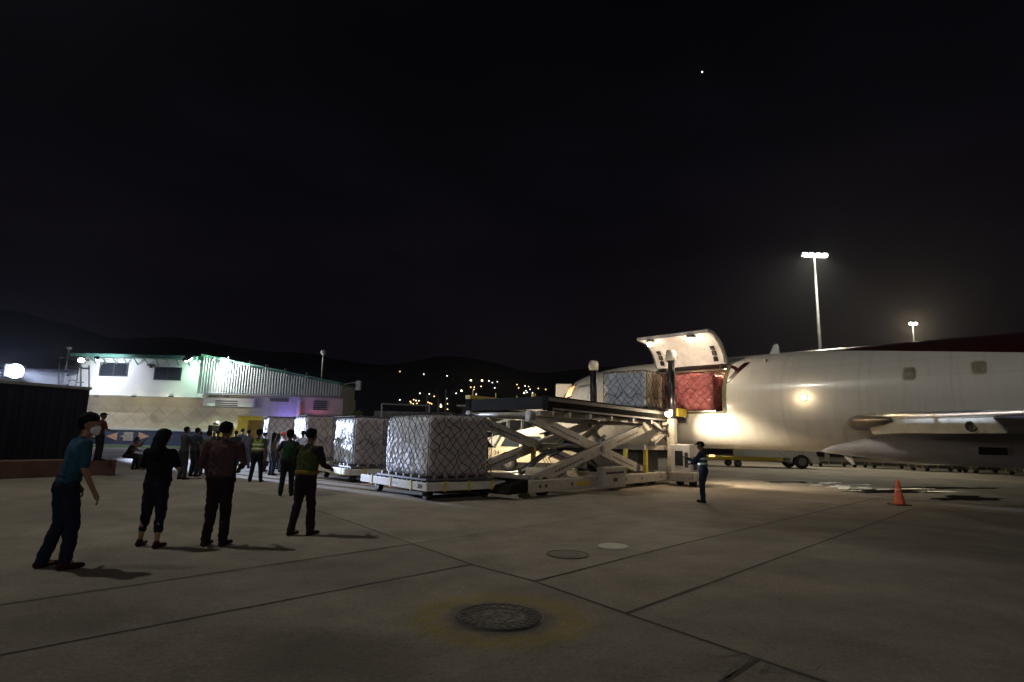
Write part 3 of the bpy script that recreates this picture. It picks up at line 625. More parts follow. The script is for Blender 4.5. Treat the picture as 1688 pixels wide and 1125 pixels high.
def fusemat():
    m = bpy.data.materials.new('fuselage_paint'); m.use_nodes = True; t = m.node_tree; b = t.nodes['Principled BSDF']
    tc = t.nodes.new('ShaderNodeTexCoord'); s = t.nodes.new('ShaderNodeSeparateXYZ'); t.links.new(tc.outputs['Object'], s.inputs[0]); X, Y, Z = s.outputs
    n = t.nodes.new('ShaderNodeTexNoise'); n.inputs['Scale'].default_value = 1.2; n.inputs['Detail'].default_value = 8; n.inputs['Roughness'].default_value = .65
    mpn = t.nodes.new('ShaderNodeMapping'); mpn.inputs['Scale'].default_value = (.35, 1, 1.3); t.links.new(tc.outputs['Object'], mpn.inputs[0]); t.links.new(mpn.outputs[0], n.inputs[0])
    white = mixc(t, n.outputs[0], (.5, .48, .43), (.66, .64, .6))
    # skin panel seams
    vx = math_(t, 'LESS_THAN', math_(t, 'PINGPONG', math_(t, 'ADD', X, 50.3), 1.27), .008)
    hz = math_(t, 'LESS_THAN', math_(t, 'ABSOLUTE', math_(t, 'SUBTRACT', Z, 3.9)), .005)
    hz2 = math_(t, 'LESS_THAN', math_(t, 'ABSOLUTE', math_(t, 'SUBTRACT', Z, 2.5)), .005)
    hz3 = math_(t, 'LESS_THAN', math_(t, 'ABSOLUTE', math_(t, 'SUBTRACT', Z, 4.45)), .004)
    hz = math_(t, 'MAXIMUM', hz, hz3)
    rv = math_(t, 'MULTIPLY', math_(t, 'LESS_THAN', math_(t, 'ABSOLUTE', math_(t, 'SUBTRACT', math_(t, 'PINGPONG', math_(t, 'ADD', X, 50.3), 1.27), .05)), .009), math_(t, 'LESS_THAN', math_(t, 'PINGPONG', Z, .04), .012))
    vx = math_(t, 'MAXIMUM', vx, rv)
    sn = t.nodes.new('ShaderNodeTexNoise'); sn.inputs['Scale'].default_value = 1; sn.inputs['Detail'].default_value = 9; sn.inputs['Roughness'].default_value = .7
    sm_ = t.nodes.new('ShaderNodeMapping'); sm_.inputs['Scale'].default_value = (5, 1, .6); t.links.new(tc.outputs['Object'], sm_.inputs[0]); t.links.new(sm_.outputs[0], sn.inputs[0])
    sr = t.nodes.new('ShaderNodeMapRange'); sr.inputs[1].default_value = .5; sr.inputs[2].default_value = .75; sr.inputs[4].default_value = .35; t.links.new(sn.outputs[0], sr.inputs[0])
    white = mixc(t, sr.outputs[0], white, (.3, .27, .22))
    seam = math_(t, 'MULTIPLY', math_(t, 'MAXIMUM', math_(t, 'MAXIMUM', vx, hz), hz2), .45)
    white = mixc(t, seam, white, (.2, .19, .17))
    # red upper fuselage behind the wing front
    a, b_ = PL(1420, 577.5, 1.2), PL(1688, 583, 1.3); k = (b_.z-a.z)/(b_.x-a.x)
    zl_ = math_(t, 'ADD', math_(t, 'MULTIPLY', math_(t, 'SUBTRACT', X, a.x), k), a.z)
    ra = math_(t, 'MULTIPLY', math_(t, 'GREATER_THAN', Z, zl_), math_(t, 'GREATER_THAN', X, a.x-2.3))
    # emblem beside the door: slash and open ring
    c = PL(1211, 613, 1.75); u = math_(t, 'SUBTRACT', X, c.x); v = math_(t, 'SUBTRACT', Z, c.z)
    tp, bt = PL(1226, 596, 1.6), PL(1198, 632, 1.85); kk = (tp.x-bt.x)/(tp.z-bt.z)
    du = math_(t, 'ABSOLUTE', math_(t, 'SUBTRACT', u, math_(t, 'MULTIPLY', v, kk)))
    wid = math_(t, 'ADD', .09, math_(t, 'MULTIPLY', math_(t, 'SUBTRACT', v, -.45), .06))
    sl = math_(t, 'MULTIPLY', math_(t, 'LESS_THAN', du, wid), math_(t, 'MULTIPLY', math_(t, 'LESS_THAN', v, tp.z-c.z), math_(t, 'GREATER_THAN', v, bt.z-c.z)))
    rc = PL(1196, 617, 1.8); ux = math_(t, 'DIVIDE', math_(t, 'SUBTRACT', X, rc.x), 1.1); uz = math_(t, 'SUBTRACT', Z, rc.z)
    rr = math_(t, 'SQRT', math_(t, 'ADD', math_(t, 'MULTIPLY', ux, ux), math_(t, 'MULTIPLY', uz, uz)))
    ring = math_(t, 'MULTIPLY', math_(t, 'LESS_THAN', math_(t, 'ABSOLUTE', math_(t, 'SUBTRACT', rr, .33)), .06), math_(t, 'GREATER_THAN', X, XR+.02))
    ring = math_(t, 'MULTIPLY', ring, math_(t, 'LESS_THAN', math_(t, 'SUBTRACT', u, math_(t, 'MULTIPLY', v, kk)), .0))
    near = math_(t, 'LESS_THAN', Y, 0)
    red = math_(t, 'MAXIMUM', ra, math_(t, 'MULTIPLY', near, math_(t, 'MAXIMUM', sl, ring)))
    t.links.new(mixc(t, red, white, (.028, .003, .005)), b.inputs['Base Color'])
    b.inputs['Roughness'].default_value = .3; b.inputs['Coat Weight'].default_value = .3; b.inputs['Coat Roughness'].default_value = .12
    n2 = t.nodes.new('ShaderNodeTexNoise'); n2.inputs['Scale'].default_value = 1.8; n2.inputs['Detail'].default_value = 2; t.links.new(tc.outputs['Object'], n2.inputs[0])
    bp = t.nodes.new('ShaderNodeBump'); bp.inputs['Strength'].default_value = .12; bp.inputs['Distance'].default_value = .03; t.links.new(n2.outputs[0], bp.inputs['Height']); t.links.new(bp.outputs[0], b.inputs['Normal'])
    return m
FUSE = fusemat()
obj('fuselage', bm, FUSE, plane, True)
WPAINT = mat('aircraft_white', (.56, .56, .57), .4, 0, .08, 1, 0, 20, .2)
def patch(name, x0, x1, t0, t1, off, m, parent=plane, n=8, rnd=0, th=.03):
    """curved plate following the fuselage skin"""
    bm = bm_new(); g = []
    for i in range(n+1):
        r_ = []
        for j in range(n+1):
            u, v = i/n*2-1, j/n*2-1
            if rnd: 
                f = max(abs(u), abs(v)); L = (abs(u)**4+abs(v)**4)**.25; s_ = f/L if L > 0 else 1; u2, v2 = u*s_, v*s_
                u, v = u2, v2
            x = (x0+x1)/2+(x1-x0)/2*u; t = (t0+t1)/2+(t1-t0)/2*v; r_.append(bm.verts.new(SF(x, t, off)))
        g.append(r_)
    fs = []
    for i in range(n):
        for j in range(n): fs.append(bm.faces.new((g[i][j], g[i][j+1], g[i+1][j+1], g[i+1][j])))
    fixn(bm)
    if th: bmesh.ops.solidify(bm, geom=fs, thickness=th)
    return obj(name, bm, m, parent, True)
def th_of(z, x=0): r_, c_, rz_ = sec(x); return math.asin(max(-1, min(1, (z-c_)/rz_)))
LINER = mat('hold_liner', (.42, .38, .32), .6, 0, .15, 2, 0, 20, .3)
# hold interior: liner shell, floor, end bulkhead
bm = bm_new(); li = []
for x in (XL-1.2, XL-.02, XR+.02, XR+1.4):
    li.append([bm.verts.new(SF(x, t, -.14)) for t in [T1+(math.pi-T1*1-T0)*k/16 for k in range(17)]])
for i in range(3):
    for k in range(16): bm.faces.new((li[i][k], li[i][k+1], li[i+1][k+1], li[i+1][k]))
obj('hold_liner', bm, LINER, plane)
bm = bm_new(); box(bm, (XL-1.2, -1.68, 2.72), (XR+1.4, 1.7, 2.82)); obj('hold_floor', bm, DARK, plane)
bm = bm_new(); box(bm, (XL-1.25, -1.3, 2.93), (XL-1.2, 1.3, 4.9)); box(bm, (XR+1.4, -1.3, 2.93), (XR+1.45, 1.3, 4.9)); obj('bulkhead', bm, LINER, plane)
# door frame
bm = bm_new()
for x in (XL, XR):
    for k in range(10):
        a, b_ = SF(x, T0+(T1-T0)*k/10, -.05), SF(x, T0+(T1-T0)*(k+1)/10, -.05); beam(bm, a, b_, .12, .16, (1, 0, 0))
beam(bm, SF(XL, T0, -.04), SF(XR, T0, -.04), .16, .1); obj('door_frame', bm, mat('door_frame_green', (.09, .085, .04), .6, 0, .3, 8), plane)
# open cargo door
hin = SF(XL, T1); ang = R(-108)
def DR(x, th, off):
    """open door: a curved shell that rises steeply from the hinge and levels out over the loader"""
    q = (T1-th)/(T1-T0); a0, tot, L = R(80), R(86), 2.2; al = a0-tot*q
    o_ = L*(math.sin(a0)-math.sin(al))/tot; z_ = L*(math.cos(al)-math.cos(a0))/tot
    return V((x, hin.y-.06-o_+math.sin(al)*off, hin.z+.06+z_+math.cos(al)*off))
dth = [T0+(T1-.02-T0)*k/14 for k in range(15)]; dxs = [XL+.05+(XR-XL-.1)*k/10 for k in range(11)]
bm = bm_new(); O = [[bm.verts.new(DR(x, t, 0)) for t in dth] for x in dxs]; I = [[bm.verts.new(DR(x, t, -.13)) for t in dth] for x in dxs]
for i in range(10):
    for k in range(14): bm.faces.new((O[i][k], O[i][k+1], O[i+1][k+1], O[i+1][k])); bm.faces.new((I[i][k], I[i+1][k], I[i+1][k+1], I[i][k+1]))
for k in range(14): bm.faces.new((O[0][k], I[0][k], I[0][k+1], O[0][k+1])); bm.faces.new((O[10][k], O[10][k+1], I[10][k+1], I[10][k]))
for i in range(10): bm.faces.new((O[i][0], O[i+1][0], I[i+1][0], I[i][0])); bm.faces.new((O[i][14], I[i][14], I[i+1][14], O[i+1][14]))
fixn(bm)
DOORP = mat('door_panel', (.6, .57, .55), .4, 0, .12, 2.5, .1, 12, .3)
cdoor = obj('cargo_door', bm, DOORP, plane, True)
m_ = cdoor.modifiers.new('edge', 'EDGE_SPLIT'); m_.split_angle = R(40)
def dpatch(name, x0, x1, k0, k1, off, m, th=.03):
    bm = bm_new(); t0, t1 = T0+(T1-T0)*k0, T0+(T1-T0)*k1; fs = []
    g = [[bm.verts.new(DR(x0+(x1-x0)*i/3, t0+(t1-t0)*j/6, off)) for j in range(7)] for i in range(4)]
    for i in range(3):
        for j in range(6): fs.append(bm.faces.new((g[i][j], g[i][j+1], g[i+1][j+1], g[i+1][j])))
    bmesh.ops.solidify(bm, geom=fs, thickness=th); return obj(name, bm, m, cdoor)
for (xa, xb) in ((XL+.32, XL+.52), (XR-.55, XR-.35)):
    for k in range(3): dpatch('latch_slot', xa, xb, .56+k*.13, .66+k*.13, -.15, DARK)
for k in range(7): dpatch('latch', XL+.35+k*.45, XL+.42+k*.45, .03, .07, -.16, DARK, .05)
for (a, b_, k) in ((.8, .86, .4), (1.9, 1.96, .3), (2.5, 2.56, .62), (1.2, 1.25, .75)): dpatch('rivet_plate', XL+a, XL+b_, k, k+.03, -.15, GREY, .02)
dpatch('seal_rib', XL+.08, XR-.08, .01, .025, -.15, GREY, .03); dpatch('seal_rib', XL+.07, XL+.12, .02, .97, -.15, GREY, .03); dpatch('seal_rib', XR-.12, XR-.07, .02, .97, -.15, GREY, .03)
# hinge actuators
for x in (XL+.42, XR-.45):
    bm = bm_new(); tube(bm, [SF(x, T1, -.1)+V((0, .1, 0)), DR(x, T0+(T1-T0)*.62, -.16)], .045, 8); obj('door_actuator', bm, ROLLR, plane)
def lamp_bulb(name, p, r_, em, parent=plane, P=0, col=(1, .75, .45), world=False):
    bm = bm_new(); bmesh.ops.create_icosphere(bm, subdivisions=3, radius=r_, matrix=Matrix.Translation(p)); o = obj(name, bm, em, parent, True)
    bm = bm_new(); lathe(bm, [(r_*1.3, 0), (r_*1.3, r_*.8), (r_*.4, r_*1.1)], V(p)+V((0, 0, r_*.3)), 'Z', 14); obj('lamp_housing', bm, GREY, o)
    if P:
        l = bpy.data.lights.new(name, 'POINT'); l.energy = P; l.color = col; l.shadow_soft_size = .05; q = bpy.data.objects.new(name+'_glow', l); C.objects.link(q); q.parent = parent; q.location = V(p)+V((0, -r_*.6, -r_*2.2))
    return o
lamp_bulb('door_lamp', DR(XL+.62, T0+(T1-T0)*.05, -.3), .12, E_WARM, P=40, col=(1, .84, .66))
lamp_bulb('door_lamp', DR(XR-.85, T0+(T1-T0)*.05, -.3), .13, E_WARM, P=60, col=(1, .84, .66))
lamp_bulb('hold_lamp', V((XR-.35, -1.0, 4.72)), .07, E_WARM, P=22, col=(1, .7, .45))
lamp_bulb('hold_lamp', V((XL+.9, .3, 4.9)), .06, E_WARM, P=18, col=(1, .6, .35))
# wing inspection lamp set in the fuselage side
q = PL(1325, 656, 1.9); th = th_of(q.z); p = SF(q.x, th, .0)
bm = bm_new(); lathe(bm, [(.13, 0), (.13, -.03), (.1, -.035)], p+V((0, .01, 0)), 'Y', 18); o = obj('inspection_lamp', bm, GREY, plane)
bm = bm_new(); bmesh.ops.create_icosphere(bm, subdivisions=3, radius=.085, matrix=Matrix.Translation(p+V((0, -.03, 0)))); obj('lens', bm, E_WARM, o, True)
l = bpy.data.lights.new('inspection_glow', 'POINT'); l.energy = 14; l.color = (1, .78, .5); l.shadow_soft_size = .05; lo = bpy.data.objects.new('inspection_glow', l); C.objects.link(lo); lo.parent = plane; lo.location = p+V((0, -.35, 0))
# emergency-exit style plugged windows
for (px, py) in ((1498, 616), (1613, 606)):
    q = PL(px, py, 1.75); th = th_of(q.z); q = PL(px, py, 1.9*math.cos(th)); th = th_of(q.z)
    patch('plugged_window', q.x-.16, q.x+.16, th-.1, th+.1, .004, mat('window_plug', (.24, .2, .15), .5, 0, .3, 6), rnd=1, th=.01)
    patch('window_rim', q.x-.2, q.x+.2, th-.125, th+.125, .0005, mat('window_rim_paint', (.42, .38, .3), .5), rnd=1, th=.005)
# cockpit windows, lit orange inside
cw = PL(951, 645, 1.0); print('cockpit', cw)
E_CK = emis('cockpit_glow', (1, .36, .06), 1.6)
for (x0, x1, t0, t1, m_) in ((-7.78, -7.3, .36, .74, E_CK), (-8.35, -7.95, .5, .9, GLASS)):
    patch('cockpit_window', x0, x1, t0, t1, .012, m_, n=6, th=.01)
    patch('window_surround', x0-.06, x1+.06, t0-.05, t1+.05, .004, DARK, n=6, th=.005)
# second row faces forward
patch('cockpit_window', -8.75, -8.45, .8, 1.35, .012, GLASS, n=6, th=.01)
# crew door outline
bm = bm_new()
for (a, b_) in ((-7.6, -7.57), (-6.75, -6.72)):
    pass
patch('crew_door', -6.9, -6.05, -.2, .62, .006, WPAINT, th=.012)
# antennas and drain mast
def fin(name, x, th, L, c0, c1, sweep, thk, m=WPAINT):
    r_ = SF(x, th, -.03); nrm = (SF(x, th, 1)-SF(x, th, 0)).normalized(); bm = bm_new(); tng = V((1, 0, 0)); sd = nrm.cross(tng)
    prism(bm, [(0, 0), (c0, 0), (sweep+c1, L), (sweep, L)], r_-sd*thk/2, tng, nrm, sd*thk); fixn(bm); return obj(name, bm, m, plane)
q = PL(1268, 580, 0); fin('blade_antenna', q.x, math.pi/2, .42, .42, .18, .2, .04)
q = PL(1383, 752, 0); fin('drain_mast', q.x, -math.pi/2-.0, .45, .4, .08, .42, .05)
# belly fairing
bm = bm_new(); rg = []
q0 = PL(1335, 752, .8).x
for (x, ry_, zt, zb) in ((q0, .3, 1.6, 1.42), (q0+.8, .9, 1.85, 1.33), (q0+2, 1.45, 2.1, 1.22), (q0+3.5, 1.85, 2.2, 1.13), (q0+6, 1.98, 2.2, 1.08), (q0+11, 1.98, 2.2, 1.08), (q0+13, 1.7, 2.1, 1.2), (q0+15, .5, 1.8, 1.4)):
    rr_ = []
    for k in range(28):
        t = 2*math.pi*k/28; c_, s_ = math.cos(t), math.sin(t); cc = math.copysign(abs(c_)**.75, c_); ss = math.copysign(abs(s_)**.8, s_)
        rr_.append(bm.verts.new((x, ry_*cc, (zt+zb)/2+(zt-zb)/2*ss)))
    rg.append(rr_)
for i in range(len(rg)-1):
    for k in range(28): bm.faces.new((rg[i][k], rg[i][(k+1)%28], rg[i+1][(k+1)%28], rg[i+1][k]))
bm.faces.new(rg[0]); bm.faces.new(rg[-1]); fixn(bm)
BELLY = mat('belly_paint', (.5, .5, .56), .35, 0, .08, 1, .05, 4, .2)
bf = obj('belly_fairing', bm, BELLY, plane, True)
q = PL(1637, 744, 2.0); bm = bm_new(); box(bm, (q.x-.33, -2.0, q.z-.11), (q.x+.33, -1.9, q.z+.11)); o = obj('air_inlet', bm, BLACK, plane)
bm = bm_new()
for (a, b_) in (((-.36, -.14), (.36, -.11)), ((-.36, .11), (.36, .14)), ((-.36, -.11), (-.33, .11)), ((.33, -.11), (.36, .11))): box(bm, (q.x+a[0], -2.02, q.z+a[1]), (q.x+b_[0], -1.9, q.z+b_[1]))
obj('inlet_lip', bm, BELLY, o)
# wing
q = PL(1412, 690, 1.9); xw, zw = q.x, q.z; print('wing root', xw, zw)
WS = [(-1.2, xw-.35, 8.4, 1.05, zw), (-1.95, xw+.12, 7.9, 1.0, zw), (-3.4, xw+1.35, 6.9, .85, zw+.0), (-5.2, xw+2.75, 5.9, .7, zw-.08), (-8, xw+4.8, 4.6, .5, zw-.16), (-15.5, xw+10.2, 2.2, .22, zw-.1)]
def wing(sgn):
    bm = bm_new(); rg = []
    prof = []
    for k in range(13):
        a = k/12; prof.append((a**1.6, .5*(2.97*math.sqrt(max(a**1.6, 0))-1.26*a**1.6-3.5*(a**1.6)**2+2.84*(a**1.6)**3-1.05*(a**1.6)**4)))
    for (y, x, c_, tk, z) in WS:
        up = [V((x+c_*u, y*sgn, z+tk*v*.3)) for u, v in prof]; dn = [V((x+c_*u, y*sgn, z-tk*v*.55)) for u, v in prof[1:-1]][::-1]
        rg.append([bm.verts.new(p) for p in up+dn])
    n = len(rg[0])
    for i in range(len(rg)-1):
        for k in range(n): bm.faces.new((rg[i][k], rg[i][(k+1)%n], rg[i+1][(k+1)%n], rg[i+1][k]))
    bm.faces.new(rg[0]); bm.faces.new(rg[-1]); fixn(bm)
    o = obj('wing', bm, mat('wing_grey', (.3, .3, .31), .45, .2, .1, 1, 0, 10, .3), plane, True)
    return o
wg = wing(1); wing(-1)
# polished leading edge
bm = bm_new(); pts = []
CHROME = mat('polished_leading_edge', (.8, .77, .7), .32, 1, .05, 3)
rg = []
for (y, x, c_, tk, z) in WS[1:]:
    r_ = .06+max(0, (tk-.6))*.28; ring = []
    for k in range(16):
        t = 2*math.pi*k/16; ring.append(bm.verts.new(V((x+r_*.9-r_*1.35*math.cos(t)*.9, y, z+r_*1.05*math.sin(t)))))
    rg.append(ring)
for i in range(len(rg)-1):
    for k in range(16): bm.faces.new((rg[i][k], rg[i][(k+1)%16], rg[i+1][(k+1)%16], rg[i+1][k]))
bm.faces.new(rg[0]); bm.faces.new(rg[-1]); fixn(bm); obj('leading_edge', bm, CHROME, wg, True)
bm = bm_new(); rg = []
for (y, x, dz, ry_) in ((-1.2, xw-.5, -.03, .26), (-1.9, xw-.18, -.03, .25), (-2.3, xw+.12, -.02, .2), (-2.9, xw+.75, -.01, .15), (-3.4, xw+1.3, 0, .1)):
    rg.append([bm.verts.new((x+.35-.42*math.cos(2*math.pi*k/20), y, zw+dz-.10+ry_*math.sin(2*math.pi*k/20))) for k in range(20)])
for i in range(len(rg)-1):
    for k in range(20): bm.faces.new((rg[i][k], rg[i][(k+1)%20], rg[i+1][(k+1)%20], rg[i+1][k]))
bm.faces.new(rg[0]); bm.faces.new(rg[-1]); fixn(bm); obj('root_fairing', bm, mat('root_fairing_metal', (.16, .135, .1), .3, .6, .2, 3, 0, 10, .3), wg, True)
# pale inboard panel under the leading edge with round landing lamp
def wint(y):
    for i in range(len(WS)-1):
        if WS[i+1][0] <= y <= WS[i][0]:
            k = (y-WS[i][0])/(WS[i+1][0]-WS[i][0]); return [WS[i][j]+(WS[i+1][j]-WS[i][j])*k for j in range(5)]
PANEL = mat('landing_lamp_panel', (.6, .58, .47), .45, 0, .12, 2.5, 0, 10, .25)
bm = bm_new(); up_, lo_ = [], []
NP = 14
for k in range(NP+1):
    y = -2.15-(7.0-2.15)*k/NP; _, x, c_, tk, z = wint(y); up_.append(V((x+.06, y, z-.09))); h = .3 if k < NP else .1
    y2 = y+(.12 if k == NP else 0)
    lo_.append(V((x+.26, y2, z-.09-.43+.10*k/NP)))
fs = []
uv = [bm.verts.new(p) for p in up_]; lv = [bm.verts.new(p) for p in lo_]
for k in range(NP): fs.append(bm.faces.new((uv[k], uv[k+1], lv[k+1], lv[k])))
fixn(bm); bmesh.ops.solidify(bm, geom=fs, thickness=.04); pn = obj('wing_root_panel', bm, PANEL, wg)
y = -6.25; _, x, c_, tk, z = wint(y); nn = V((-(1.35/1.45), -.95, .3)).normalized()
qq = V((-.4, -.9, -.2)).normalized().to_track_quat('Z', 'Y').to_matrix().to_4x4()
bm = bm_new(); lathe(bm, [(.13, 0), (.13, .04), (.10, .045), (.098, .02), (.01, .02)], n=24); bmesh.ops.transform(bm, matrix=Matrix.Translation((x+.09, y, z-.29)) @ qq, verts=bm.verts); fixn(bm); obj('landing_lamp', bm, mat('unlit_lamp_glass', (.09, .085, .05), .2, 0, .3, 5), wg, True)
# landing gear
def gear(x, y, zt, r_, n=2):
    bm = bm_new(); tube(bm, [(x, y, r_), (x, y, zt)], .09, 10); beam(bm, (x, y, zt*.6), (x+.7, y, zt), .06, .06); g_ = obj('landing_gear', bm, GALV, plane)
    for s_ in (-1, 1):
        bm = bm_new(); lathe(bm, [(r_*.55, -.1), (r_*.9, -.12), (r_, -.07), (r_, .07), (r_*.9, .12), (r_*.55, .1)], (x, y+s_*.28, r_), 'Y', 22); obj('wheel', bm, BLACK, g_, True)
gear(-7.4, 0, 1.7, .38); gear(xw+6.6, -2.7, 2.2, .6); gear(xw+6.6, 2.7, 2.2, .6)

# ================================================================== CARGO LOADER
LO = V((.70, 16.2, 0)); LA = R(51.5)
ld = thing('cargo_loader', 'large grey-white scissor lift cargo loader raised to the aircraft door', 'cargo loader', LO, LA)
LX, LY = V((math.cos(LA), math.sin(LA), 0)), V((-math.sin(LA), math.cos(LA), 0))
def LW(t, w_, z=0): return LO+LX*t+LY*w_+V((0, 0, z))
def LL(px, py, w_):
    d = ray(px, py); o = V((0, 0, CH))-LO; t = (w_-o.dot(LY))/d.dot(LY); p = o+d*t; return V((p.dot(LX), w_, p.z))
LWH = mat('loader_paint', (.4, .37, .325), .45, 0, .15, 3, .2, 30, .65)
LDK = mat('loader_dark_deck', (.010, .009, .008), .95, 0, .3, 4, .1, 20, 0, .05)
def lobj(n, bm, m=LWH, parent=None, sm=False): fixn(bm); return obj(n, bm, m, parent or ld, sm)
PZ = 2.84; W_ = 3.4
def UB(z0=.14, z1=.46, y0=0, y1=.36):
    bm = bm_new(); box(bm, (-.2, y0, z0), (9.3, y1, z1), .02)
    return bm
for (y0, y1) in ((0, .36), (W_-.36, W_)): lobj('base_rail', UB(.14, .46, y0, y1))
bm = bm_new()
for x in (.1, 2.6, 6.3, 9.0): box(bm, (x, .365, .2), (x+.35, W_-.365, .42))
lobj('cross_member', bm)
bm = bm_new(); box(bm, (3.35, -.28, .1), (4.9, -.005, .78), .05); lobj('outrigger_box', bm)
bm = bm_new(); box(bm, (3.5, -.292, .55), (4.7, -.282, .62)); box(bm, (4.0, -.295, .3), (4.25, -.282, .42)); lobj('outrigger_trim', bm, DARK)
bm = bm_new(); box(bm, (1.3, .6, .43), (2.1, 1.3, .74), .06); lobj('engine_cover', bm, CREAM)
bm = bm_new(); box(bm, (1.5, .585, .5), (1.8, .598, .62)); lobj('cover_vent', bm, DARK)
bm = bm_new(); prism(bm, [(-1.1, .15), (-.2, .15), (-.2, .5), (-.9, .36)], (0, .05, 0), (1, 0, 0), (0, 0, 1), (0, W_-.1, 0)); lobj('front_ramp', bm, LDK)
for (x, y) in ((.9, .1), (.9, W_-.1), (7.2, .1), (7.2, W_-.1), (8.2, .1), (8.2, W_-.1)):
    bm = bm_new(); lathe(bm, [(.12, -.12), (.24, -.14), (.27, -.1), (.27, .1), (.24, .14), (.12, .12)], (x, y, .27) if False else (x, y+(.28 if y < 1 else -.28)+ (0), .272), 'Y', 18); lobj('wheel', bm, BLACK, None, True)
# hole marks on rail
bm = bm_new()
for x in (.25, .55, 1.9, 5.4, 6.6, 8.3): box(bm, (x, -.006, .26), (x+.09, -.002, .35))
lobj('rail_hole', bm, DARK)
# scissor arms. near side w=.18, far side w=3.2
def arm(p, q, y, side, wdt=.34, thk=.15, par=None, m=LWH):
    a, b_ = V((p[0], y, p[1])), V((q[0], y, q[1])); bm = bm_new(); beam(bm, a, b_, thk, wdt, (0, 0, 1), bev=.015)
    o = lobj('scissor_arm', bm, m, par)
    # stamped slots / warning text strip along the arm's face
    bm = bm_new(); d = (b_-a).normalized(); u = V((0, 0, 1)); nrm = V((0, -1, 0)); up = d.cross(nrm) if d.cross(nrm).z > 0 else -d.cross(nrm); L = (b_-a).length
    fy = nrm*(thk/2+.004)
    for s_ in (.14, .64):
        k = 0; t = L*s_
        while t < L*(s_+.2):
            beam(bm, a+d*t+fy-up*.02, a+d*(t+.1)+fy-up*.02, .004, .05, up); t += .15
    lobj('slot_row', bm, DARK, o)
    bm = bm_new()
    for c_ in (a+d*.12, (a+b_)/2, b_-d*.12): lathe(bm, [(.1, -.05-thk/2), (.1, thk/2+.05)], c_, 'Y', 14)
    lobj('pivot_pin', bm, GREY, o); return o
for (y, s) in ((.34, 1), (W_-.34, 1)):
    arm((.35, .42), (8.1, PZ-.58), y, s, par=None); arm((.35, PZ-.58), (8.1, .42), y+(.17 if y < 1 else -.17), s)
bm = bm_new()
for (x, z) in ((.5, .5), (4.22, 1.4), (8.0, .5), (8.0, 2.3), (.5, 2.3)): tube(bm, [(x, .5, z), (x, W_-.5, z)], .07, 10)
lobj('cross_tube', bm, LWH, None, True)
for y in (.95, 2.45):
    bm = bm_new(); tube(bm, [(2.6, y, .5), (4.6, y, 1.35)], .1, 12); tube(bm, [(4.6, y, 1.35), (5.6, y, 1.78)], .055, 10); lobj('hydraulic_ram', bm, ROLLR, None, True)
bm = bm_new()
for k in range(3): tube(bm, [(3.4+.1*k, 1.5+.2*k, .45), (3.0, 1.6+.2*k, 1.0+.1*k), (3.9, 1.5, 1.3), (5.2, 1.4+.1*k, 1.1), (6.2, 1.5, .6)], .025, 6)
lobj('hose', bm, BLACK)
# main platform
bm = bm_new(); box(bm, (.5, -.1, PZ-.42), (9.0, .12, PZ), .02); box(bm, (.9, W_-.12, PZ-.42), (9.0, W_+.1, PZ), .02); beam(bm, (.6, .125, PZ-.2), (1.0, W_-.125, PZ-.2), .18, .36); box(bm, (8.8, .125, PZ-.3), (8.98, W_-.125, PZ))
pf = lobj('platform', bm, LDK)
bm = bm_new(); box(bm, (1.1, .125, PZ-.26), (8.79, W_-.125, PZ-.1)); lobj('platform_deck', bm, DARK, pf)
bm = bm_new()
for k in range(38): x = 1.2+k*.2; tube(bm, [(x, .2, PZ-.045), (x, W_-.2, PZ-.045)], .035, 6)
lobj('roller_bed', bm, ROLLR, pf)
bm = bm_new(); box(bm, (.5, -.12, PZ-.16), (9.0, -.103, PZ-.05)); box(bm, (.7, -.115, PZ-.40), (8.6, -.103, PZ-.34)); lobj('side_trim', bm, DARK, pf)
bm = bm_new(); box(bm, (.9, W_-.1, PZ+.002), (5.6, W_+.1, PZ+.13), .01); lobj('yellow_guide', bm, YELL, pf)
bm = bm_new(); box(bm, (3.4, 2.9, PZ+.005), (5.2, 3.25, PZ+.18), .03); box(bm, (4.0, 3.0, PZ+.185), (4.15, 3.1, PZ+.42)); lobj('control_stand', bm, YELL, pf)
for k, t_ in enumerate((1.2, 2.4, 3.6)):
    bm = bm_new(); tube(bm, [(t_, W_+.06, PZ-.1), (t_, W_+.06, PZ+.32)], .02, 6); lobj('rail_stanchion', bm, YELL, pf)
bm = bm_new(); box(bm, (2.2, -.013, .22), (3.0, -.003, .36)); lobj('warning_plate', bm, YELL)
# near-side walkway and brackets beneath
bm = bm_new()
for x in (.7, 1.6, 2.8, 4.2, 5.8, 7.3, 8.7): box(bm, (x, -.09, PZ-.56), (x+.12, .1, PZ-.425))
lobj('bracket', bm, LWH, pf)
bm = bm_new(); box(bm, (.6, .25, PZ-.58), (3.4, .42, PZ-.425), .01); box(bm, (.95, W_-.42, PZ-.58), (8.9, W_-.25, PZ-.425)); box(bm, (3.5, .25, PZ-.56), (8.9, .42, PZ-.425), .01); lobj('lower_frame', bm, LWH, pf)
# bridge platform reaching the door
BE = 9.95
bm = bm_new(); box(bm, (9.05, -.35, PZ-.3), (BE, W_+.2, PZ-.02), .02); bp_ = lobj('bridge_platform', bm, LDK)
bm = bm_new(); box(bm, (9.05, -.42, PZ-.2), (BE+.05, -.352, PZ+.12), .01); lobj('yellow_guide', bm, YELL, bp_)
bm = bm_new(); 
for k in range(5): x = 9.15+k*.18; tube(bm, [(x, -.2, PZ+.01), (x, W_, PZ+.01)], .03, 6)
lobj('roller_bed', bm, ROLLR, bp_)
bm = bm_new(); box(bm, (BE-.02, -.35, PZ-.42), (BE+.06, W_+.1, PZ-.22), .02); lobj('rubber_bumper', bm, BLACK, bp_)
